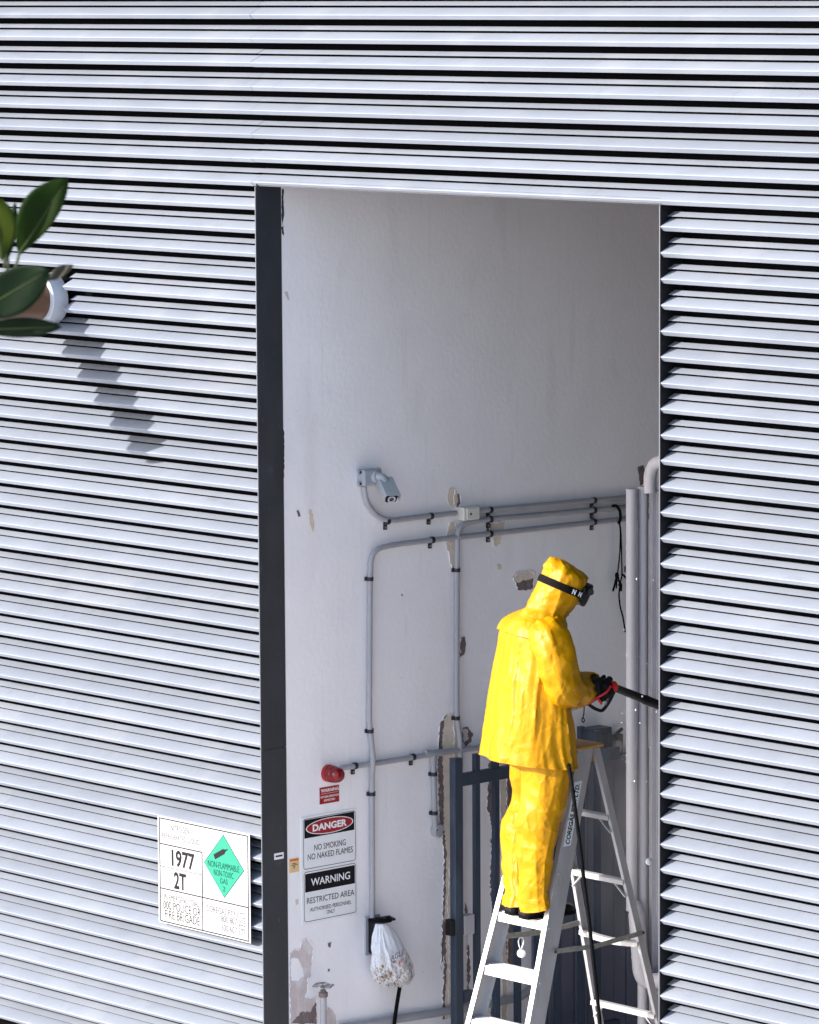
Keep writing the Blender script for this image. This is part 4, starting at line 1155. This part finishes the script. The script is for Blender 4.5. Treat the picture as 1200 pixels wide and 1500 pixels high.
# hood
HL = Vector((-.25,.97,0))
HK = [((-0.0416, -0.0000, 1.4850),(0.1804, -0.0000, 1.4133),.155),((-0.0150, -0.0000, 1.5149),(0.1738, -0.0000, 1.4502),.122),((0.0050, -0.0000, 1.5449),(0.1772, -0.0000, 1.4702),.104),((0.0183, -0.0000, 1.5750),(0.1904, -0.0000, 1.4802),.102),((0.0383, -0.0000, 1.6150),(0.2170, -0.0000, 1.5169),.106),((0.0550, -0.0000, 1.6516),(0.2469, -0.0000, 1.5635),.110),((0.0683, -0.0000, 1.6816),(0.2735, -0.0000, 1.6102),.112),
      ((0.0783, -0.0000, 1.7150),(0.2868, -0.0000, 1.6502),.108),((0.0850, -0.0000, 1.7417),(0.2603, -0.0000, 1.6905),.090),((0.1049, -0.0000, 1.7599),(0.2107, -0.0000, 1.7242),.060),((0.1281, -0.0000, 1.7664),(0.1644, -0.0000, 1.7545),.022)]
HR = interp_rings([ring(b, f, a, lat=HL) for b, f, a in HK], 9)
def hfold(p, t, s):
    d = ridge(Vector((math.cos(t)*2.0, math.sin(t)*2.0+3, p.z*6)))*.006
    top = max(0, (s-.68)/.32)
    d += ridge(Vector((p.x*10, p.y*10, p.z*22)))*(.003+.008*top)
    low = max(0, 1-s/.3)
    d += ridge(Vector((p.x*11+p.z*9, p.y*11, p.z*10)))*.007*low
    d += facet(Vector((p.x*10-p.z*5, p.y*10+3, p.z*11)))*.010
    return d-.001
HR = displace(HR, hfold)
hd = cloth(HR, 'hood', M['yellow'], wk, .003, keep=lambda s, t: not (.30 < s < .72 and (t < R(36) or t > R(324))))
# closing gather on the crown
MB().loft([HR[-1], [sum(HR[-1], Vector())/144+Vector((0,0,.004))+(p-sum(HR[-1], Vector())/144)*.15 for p in HR[-1]]], caps=True).build('crown', M['yellow'], hd, 60)

# body: one continuous surface under the clothes
bd = MB()
bd.tube([(0.0720, -0.0200, 0.7346),(0.0430, -0.0000, 0.8830),(0.0137, -0.0000, 1.1189),(0.0208, -0.0000, 1.2868),(0.0444, -0.0000, 1.4040),(0.0744, -0.0000, 1.4709)], [.05,.085,.09,.10,.095,.05], 16)
bd.tube([(0.0744, -0.0000, 1.4709),(0.1044, -0.0000, 1.5276),(0.1243, -0.0000, 1.5542)], [.052,.050,.052], 12)
hc_ = Vector((0.1708, -0.0000, 1.6275))
bd.ball(hc_, .098, 10, (1.02,.80,1.12))
bd.ball(Vector((0.2370, -0.0000, 1.5602)), .030, 8)
bd.ball(Vector((0.1806, -0.0000, 1.5305)), .034, 8)
bd.tube([(0.0772, -0.0700, 0.7941),(0.0525, -0.0900, 0.4273),(0.0250, -0.0900, 0.0894)], [.075,.058,.038], 12)
bd.tube([(0.0522, 0.0900, 0.7997),(0.0120, 0.1100, 0.5757),(-0.0563, 0.0800, 0.3778),(-0.0721, 0.0200, 0.1009)], [.03,.036,.036,.032], 12)
bd.tube([(0.0712, -0.1000, 1.4321),(0.1178, -0.1800, 1.3072),(0.1636, -0.1800, 1.1537),(0.3023, -0.0100, 1.1187)], [.055,.05,.042,.028], 10)
bd.tube([(-0.0383, 0.1400, 1.4074),(0.0415, 0.2600, 1.2297),(0.1666, 0.2900, 1.0915),(0.3186, 0.2200, 1.1086)], [.055,.05,.042,.028], 10)
remeshed(bd, 'body', M['skin'], wk, .011, 4)

# strap and goggles
def band(Bp, Fp, a, hgt, tilt, t0, t1, m, name, parent, off=0, th=.006, n=60):
    B, F = Vector(Bp), Vector(Fp)
    c, d = (B+F)/2, (F-B)/2
    upv = Vector((d.z, 0, -d.x)).normalized()
    if upv.z < 0: upv = -upv
    upv = (upv+Vector((0,tilt,0))).normalized()
    sec = []
    for k in range(n+1):
        t = t0+(t1-t0)*k/n
        p = c+d*math.cos(t)+HL*a*math.sin(t)+Vector((0,FACE.y*d.length*.55,0))*math.cos(t)
        o = (p-c).normalized()
        sec.append([p+upv*hgt/2+o*off, p+upv*hgt/2+o*(off+th), p-upv*hgt/2+o*(off+th), p-upv*hgt/2+o*off])
    return MB().loft(sec).build(name, m, parent, 40)
def band_pt(Bp, Fp, a, t):
    B, F = Vector(Bp), Vector(Fp)
    c, d = (B+F)/2, (F-B)/2
    return c+d*math.cos(t)+HL*a*math.sin(t)+Vector((0,FACE.y*d.length*.55,0))*math.cos(t)
def shell(Bp, Fp, a, hgt, th, half, m, name, parent, off=0, n=36):
    """rounded mask body wrapped round the front of the hood"""
    B, F = Vector(Bp), Vector(Fp)
    c, d = (B+F)/2, (F-B)/2
    upv = Vector((d.z, 0, -d.x)).normalized()
    if upv.z < 0: upv = -upv
    sec = []
    for k in range(n+1):
        t = -half+2*half*k/n
        p = band_pt(Bp, Fp, a, t)
        o = (p-c).normalized()
        e = 1-.45*(abs(t)/half)**3
        sec.append([p+o*off+upv*(hgt/2*e*math.copysign(abs(math.sin(q))**.6, math.sin(q)))+o*(th*(.5+.5*math.copysign(abs(math.cos(q))**.6, math.cos(q)))) for q in [2*math.pi*i/16 for i in range(16)]])
    return MB().loft(sec).build(name, m, parent, 50)
GB, GF = (0.0616, 0.0000, 1.6750), (0.2734, -0.0000, 1.5801)
gg = shell(GB, GF, .112, .118, .026, R(58), M['black'], 'goggles', wk, off=-.004)
shell((0.0650, -0.0000, 1.6950), (0.2867, -0.0000, 1.6001), .104, .040, .022, R(50), M['goggle_blue'], 'foam_seal', gg, off=.0)
SB, SF = (0.0550, -0.0000, 1.6734), (0.2834, -0.0000, 1.5666)
band(SB, SF, .118, .037, 0, R(50), R(310), M['rubber'], 'strap', gg, off=-.002, th=.006)
MB().tube([(0.2985, -0.0750, 1.6054), (0.3053, 0.0900, 1.5824)], .016, 14).build('vent', M['black'], gg)
for tt in (-82, -66):
    q0, q1 = band_pt(SB, SF, .118, R(tt-6)), band_pt(SB, SF, .118, R(tt+6))
    e1 = (q1-q0).normalized()
    cc = band_pt(SB, SF, .118, R(tt))
    oo = (cc-(Vector(SB)+Vector(SF))/2).normalized()
    nn = oo-e1*oo.dot(e1)
    nn.normalize()
    lettering('N', .020, .025, cc+nn*.006, e1, nn.cross(e1), M['white_ink'], gg, .05, off=.001)

# boots
def boot(heel, toe, wc, parent):
    h = Vector(heel)
    d = FACE.copy()
    L = .295
    side = Vector((d.y, -d.x, 0))
    mb = MB()
    secs = []
    for s, wd, ht in ((0,.030,.075),(.04,.038,.10),(.12,.042,.115),(.20,.041,.11),(.30,.042,.088),(.50,.046,.070),(.72,.050,.058),(.88,.046,.050),(.97,.032,.040),(1,.016,.028)):
        c = h+d*(L*s)
        secs.append([c+side*(wd*math.copysign(abs(math.cos(q))**.6, math.cos(q)))+Vector((0,0,(.016 if math.sin(q) < 0 else .016+(ht-.016)*abs(math.sin(q))**.7))) for q in [2*math.pi*k/20 for k in range(20)]])
    mb.loft(secs)
    mb.tube([h+d*.085+Vector((0,0,.07)), h+d*.085+Vector((0,0,.20))], [.046,.050], 16)
    b = mb.build('boot', M['boot'], parent, 50)
    sl = []
    for s, wd in ((-.01,.026),(.04,.043),(.2,.045),(.45,.046),(.72,.054),(.9,.048),(1.02,.02)):
        c = h+d*(L*s)
        sl.append([c+side*wd, c-side*wd, c-side*wd+Vector((0,0,.018)), c+side*wd+Vector((0,0,.018))])
    MB().loft(sl).build('sole', M['rubber'], b, 0)
hz_ = .0045
rh = Vector((-0.0404, -0.1000, 0.0039)); rh.z = hz_
lh = Vector((-0.1063, -0.0000, 0.0100)); lh.z = hz_
boot(rh, None, 0, wk)
boot(lh, None, 0, wk)

# ------------------------------------------------------------------ pressure washer gun, held in the gloves
gq = Vector((0.4071, 0.0300, 1.1318))
Rz = Matrix.Rotation(PR, 4, 'Z')
gun = thing('spray_lance', 'black pressure washer lance with a red ring held in the gloved hands', 'spray lance', PO+Rz@gq, PR)
def gl(pts):
    return [Vector(q)-gq for q in pts]
gA, gB, gC = Vector((0.2254, -0.0200, 1.0334)), Vector((0.3226, -0.0000, 1.0800)), Vector((0.4005, 0.0300, 1.1285))
tip = Vector((0.6723, 0.3000, 0.9793))
MB().tube(gl([gC, gC.lerp(tip,.06), gC.lerp(tip,.08), gC.lerp(tip,.62), gC.lerp(tip,.64), tip]), [.020,.022,.019,.021,.024,.022], 16).build('lance', M['black'], gun)
t2 = tip+(tip-gC).normalized()*.16
MB().tube(gl([tip, t2]), [.010,.010], 10).build('nozzle', M['steel'], gun)
MB().tube(gl([gC.lerp(tip,-.02), gC.lerp(tip,.035), gC.lerp(tip,.075)]), [.024,.030,.022], 16).build('ring', M['red_plastic'], gun)
MB().tube(smooth_path(gl([(0.2456, -0.0150, 1.0426), (0.2892, -0.0050, 1.0608), (0.3432, 0.0150, 1.0909), (0.3871, 0.0280, 1.1222), (0.4140, 0.0350, 1.1242)]), 5), [.016]*5+[.018]*5+[.020]*5+[.022]*6, 14).build('handle', M['black'], gun)
MB().tube(smooth_path(gl([(0.2856, -0.0100, 1.0516), (0.3091, -0.0050, 1.0304), (0.3359, -0.0000, 1.0160), (0.3560, 0.0050, 1.0117), (0.3730, 0.0120, 1.0272), (0.3933, 0.0200, 1.0561), (0.4137, 0.0300, 1.0947), (0.4205, 0.0330, 1.1110)]), 5), .0085, 10).build('trigger_guard', M['black'], gun)
MB().tube(gl([(0.3629, 0.0100, 1.0747), (0.3796, 0.0120, 1.0541), (0.3729, 0.0100, 1.0377)]), [.010,.009,.006], 8).build('trigger', M['steel'], gun)
MB().tube(gl([(0.2221, -0.0200, 1.0301), (0.2523, -0.0130, 1.0472)]), .012, 12).build('fitting', M['brass'], gun)
MB().tube(gl([(0.1869, -0.0300, 1.0084), (0.2254, -0.0200, 1.0318)]), .0085, 10).build('inlet', M['steel'], gun)
MB().tube(smooth_path(gl([(0.2689, -0.0120, 1.0453), (0.2672, -0.0120, 1.0016), (0.2639, -0.0120, 0.9814), (0.2705, -0.0120, 0.9679), (0.2638, -0.0120, 0.9578), (0.2572, -0.0120, 0.9680), (0.2639, -0.0120, 0.9848)]), 5), .0028, 6).build('lanyard', M['rubber'], gun)

# gloves: palm, four fingers and a thumb, closed on the handle
def glove(wrist, knuck, grip, side, thumb_dir, parent, sc_=1.0):
    """wrist -> knuckle line; fingers wrap from the knuckles round the axis 'grip' (start, direction)"""
    wv, kv = Vector(wrist), Vector(knuck)
    g0, gd = Vector(grip[0]), Vector(grip[1]).normalized()
    mb = MB()
    palm_n = Vector(side).normalized()
    mb.tube([wv-(kv-wv)*.35, wv, wv.lerp(kv,.5), kv], [.040,.042,.049,.046], 14)
    for k, (ln, r) in enumerate(((.072,.0125),(.080,.013),(.076,.0125),(.062,.011))):
        base = kv+gd*((1.5-k)*.023)
        ctr = g0+gd*((base-g0).dot(gd))
        out = (base-ctr)
        r0 = .034
        if out.length < 1e-3:
            out = palm_n
        out.normalize()
        tang = gd.cross(out)
        if tang.dot(palm_n) < 0:
            tang = -tang
        pts = []
        for q in range(7):
            an = q/6*(ln/.030)
            pts.append(ctr+(out*math.cos(an)+tang*math.sin(an))*(r0+.002*(k % 2)))
        mb.tube([kv.lerp(base,.6)]+pts, [r*1.2,r*1.1]+[r]*4+[r*.9,r*.75], 8)
        mb.ball(pts[0], r*1.25, 6)
        mb.ball(pts[3], r*1.08, 6)
    th0 = wv.lerp(kv,.45)
    td = Vector(thumb_dir).normalized()
    fw = (kv-wv).normalized()
    mb.tube([th0, th0+td*.026+palm_n*.012+fw*.012, th0+td*.036+palm_n*.026+fw*.034, th0+td*.034+palm_n*.036+fw*.056], [.020,.0165,.014,.010], 8)
    return remeshed(mb, 'glove', M['glove'], parent, .0045, 5)
rg_ = glove((0.2920, -0.0200, 1.1338), (0.3544, -0.0340, 1.1357), (((0.3432, 0.0150, 1.0909)), Vector((0.4005, 0.0300, 1.1285))-Vector((0.2892, -0.0050, 1.0608))), (0.1,-.6,-1), (.3,.6,.8), wk)
MB().tube(smooth_path([(0.3336, -0.0550, 1.0889), (0.3566, -0.0580, 1.1010), (0.3802, -0.0500, 1.1163), (0.3977, -0.0300, 1.1382)], 5), .0058, 8).build('piping', M['glove_red'], rg_)
MB().tube(smooth_path([(0.3270, -0.0540, 1.0888), (0.3405, -0.0480, 1.0709), (0.3512, -0.0300, 1.0511)], 5), .0068, 8).build('piping', M['glove_red'], rg_)
MB().tube(smooth_path([(0.2712, -0.0400, 1.0566), (0.2941, -0.0460, 1.0709), (0.3172, -0.0500, 1.0865)], 5), [.016]*5+[.014]*6, 10).build('cuff', M['glove_red'], rg_)
glove((0.3278, 0.2000, 1.0914), (0.3611, 0.1200, 1.1075), (((0.3769, 0.0250, 1.1160)), Vector((0.4005, 0.0300, 1.1285))-Vector((0.2892, -0.0050, 1.0608))), (0,.4,1), (.3,-.6,.7), wk)

# hose from the gun down past the ladder
hs = Vector((0.1987, -0.1000, 0.7314))
hpts = [(0.1918, -0.0300, 1.0084), (0.1788, -0.0200, 0.9463), (0.1753, -0.0200, 0.8520), (0.1878, -0.2200, 0.7699), (0.1979, -0.3000, 0.7010), (0.2162, -0.3300, 0.5565), (0.2357, -0.3300, 0.4063), (0.2519, -0.3300, 0.2558), (0.2747, -0.3300, 0.0715), (0.2942, -0.3300, -0.1131), (0.3138, -0.3300, -0.2982), (0.3302, -0.3300, -0.4667), (0.3484, -0.3600, -0.7294), (0.3950, -0.4200, -1.0857)]
o = MB().tube(smooth_path([Vector(q)-hs for q in hpts], 5), .0095, 10).build('hose', M['rubber'])
o.location = PO+Rz@hs
o.rotation_euler = (0,0,PR)
tag(o, 'thin black pressure hose running down in front of the ladder rails', 'hose')

# water drops thrown back by the jet
wd_ = MB()
rnd = random.Random(11)
for k in range(30):
    Y = rnd.uniform(.5,1.7)
    s = rnd.random()
    X = 2.62-Y*.98*rnd.uniform(.80,1.02)
    if X > 2.75-.2 or X < .3: continue
    wd_.ball((X, Y, rnd.uniform(1.1,3.0)), rnd.choice((.0016,.0022,.0028,.004)), 4, (1,1,rnd.uniform(.8,1.6)))
wd_.ball((1.8954, 0.9000, 1.5370), .017, 6, (1,1.2,1.1))
for q in ((2.0045, 0.6000, 2.3304), (1.9998, 0.6000, 2.2860), (2.1388, 0.6000, 2.4303), (2.2354, 0.6000, 2.3645)):
    wd_.ball(q, .005, 5)
tag(wd_.build('water_spray', M['water']), kind='stuff')

mist = MB().ball((0,0,0), 1, 10, (1,1,1)).build('spray_mist', None, smooth=60)
mist.location = (1.28, 1.50, 1.62)
mist.scale = (.42, .48, .85)
mm = bpy.data.materials.new('fine_water_mist')
mm.use_nodes = True
mn, ml = mm.node_tree.nodes, mm.node_tree.links
mn.remove(mn['Principled BSDF'])
pv = mn.new('ShaderNodeVolumePrincipled')
pv.inputs['Color'].default_value = (.95,.95,1,1)
pv.inputs['Anisotropy'].default_value = .2
tc = mn.new('ShaderNodeTexCoord')
ln = mn.new('ShaderNodeVectorMath'); ln.operation = 'LENGTH'
ml.new(tc.outputs['Object'], ln.inputs[0])
fr = mn.new('ShaderNodeMapRange')
fr.inputs['From Min'].default_value = 1.0
fr.inputs['From Max'].default_value = .25
ml.new(ln.outputs['Value'], fr.inputs[0])
nz = mn.new('ShaderNodeTexNoise')
nz.inputs['Scale'].default_value = 2.2
nz.inputs['Detail'].default_value = 3
ml.new(tc.outputs['Object'], nz.inputs['Vector'])
n2 = mn.new('ShaderNodeMapRange')
n2.inputs['From Min'].default_value = .36
n2.inputs['From Max'].default_value = .70
n2.inputs['To Max'].default_value = .40
ml.new(nz.outputs['Fac'], n2.inputs[0])
mu = mn.new('ShaderNodeMath'); mu.operation = 'MULTIPLY'
ml.new(fr.outputs[0], mu.inputs[0]); ml.new(n2.outputs[0], mu.inputs[1])
ml.new(mu.outputs[0], pv.inputs['Density'])
ml.new(pv.outputs[0], mn['Material Output'].inputs['Volume'])
mist.data.materials.append(mm)
tag(mist, kind='stuff')
sc.cycles.volume_step_rate = 2

# ------------------------------------------------------------------ rubber plant in the left foreground
fo = Vector((8.5256, -8.3118, 5.1658))
fp = thing('rubber_plant', 'dark glossy rubber plant leaves poking in at the left edge before the louvres', 'plant', (fo.x, fo.y, 0))
fl = Vector((fo.x, fo.y, 0))
VD = Vector(cam_loc)-fo
VD.normalize()
def leaf(base, tip, wl_, wr_, m, fold=.25, curl=.10, turn=0, ribm=True):
    b, t = Vector(base)-fl, Vector(tip)-fl
    ax = (t-b)
    L = ax.length
    ax.normalize()
    side = ax.cross(VD).normalized()
    nrm = side.cross(ax).normalized()
    if nrm.dot(VD) < 0: nrm = -nrm
    rows, nS = 18, 10
    vs, fs = [], []
    def at(u, s):
        prof = (math.sin(math.pi*min(1, u**1.15))**.72 if 0 < u < 1 else 0)
        wd = (wl_ if s < 0 else wr_)*prof
        drop = curl*L*(u*u)
        return b+ax*(u*L)+side*(s*wd)+nrm*(abs(s)*wd*fold*(1-.4*abs(s))-drop+.003*math.sin(9*u+3*s))
    for i in range(rows+1):
        for j in range(nS+1):
            vs.append(at(i/rows, -1+2*j/nS))
    for i in range(rows):
        for j in range(nS):
            a = i*(nS+1)+j
            fs.append((a, a+1, a+nS+2, a+nS+1))
    o = MB().add(vs, fs).build('leaf', m, fp, 60)
    s = o.modifiers.new('thickness', 'SOLIDIFY'); s.thickness = .0014
    if ribm:
        MB().tube([at(u/12, 0)+nrm*.0012 for u in range(0, 12)], [.0026*(1-u/14) for u in range(12)], 6).build('midrib', M['midrib'], o)
    return o
leaf((8.6137, -8.2007, 5.2565), (8.7183, -8.1297, 5.4381), .060, .028, M['leaf'], .35, .0)
leaf((8.6670, -8.2928, 5.2486), (8.6453, -8.2890, 5.4015), .026, .042, M['leaf_young'], .3, .0)
leaf((8.5867, -8.3291, 5.1147), (8.8250, -8.2732, 5.2338), .052, .054, M['leaf_dark'], .15, .0)
leaf((8.5604, -8.2896, 5.0803), (8.7760, -8.2028, 5.0933), .026, .022, M['leaf_dark'], .1, .0)
leaf((8.5832, -8.0979, 5.1867), (8.6255, -8.0454, 5.2252), .014, .012, M['leaf_olive'], .2, .0, ribm=False)
leaf((8.4342, -8.1057, 5.2133), (8.4389, -8.0727, 5.3704), .012, .016, M['leaf_dark'], .2, .0)
leaf((8.5449, -8.2853, 5.1977), (8.5773, -8.3661, 5.3799), .05, .05, M['leaf'], .2, .0)
leaf((8.5283, -8.3146, 5.1336), (8.5413, -8.5800, 5.2284), .05, .05, M['leaf'], .2, .0)
leaf((8.5310, -8.3174, 5.1015), (8.5250, -8.4960, 4.9667), .05, .05, M['leaf_dark'], .2, .0)
leaf((8.5326, -8.2958, 5.2139), (8.3373, -8.3275, 5.3867), .05, .05, M['leaf'], .2, .0)
MB().tube(smooth_path([Vector(q)-fl for q in ((8.6153, -8.1976, 5.2646), (8.6108, -8.2093, 5.2260), (8.5948, -8.2345, 5.1812), (8.5497, -8.2902, 5.1415))], 4), .0035, 7).build('leaf_stalk', M['midrib'], fp)
MB().tube(smooth_path([Vector(q)-fl for q in ((8.6379, -8.2501, 5.2486), (8.5984, -8.2243, 5.2165), (8.5855, -8.2459, 5.1733), (8.5449, -8.2968, 5.1335))], 4), .0035, 7).build('leaf_stalk', M['midrib'], fp)
MB().tube(smooth_path([Vector((0,0,0)), Vector((.04,.02,1.6)), Vector((-.03,0,3.4)), fo-fl+Vector((-.02,-.02,-.25)), fo-fl, fo-fl+Vector((.0,.0,.35))], 5), [.05]*5+[.045]*5+[.035]*5+[.022]*5+[.016]*6, 10).build('stem', M['bark'], fp)
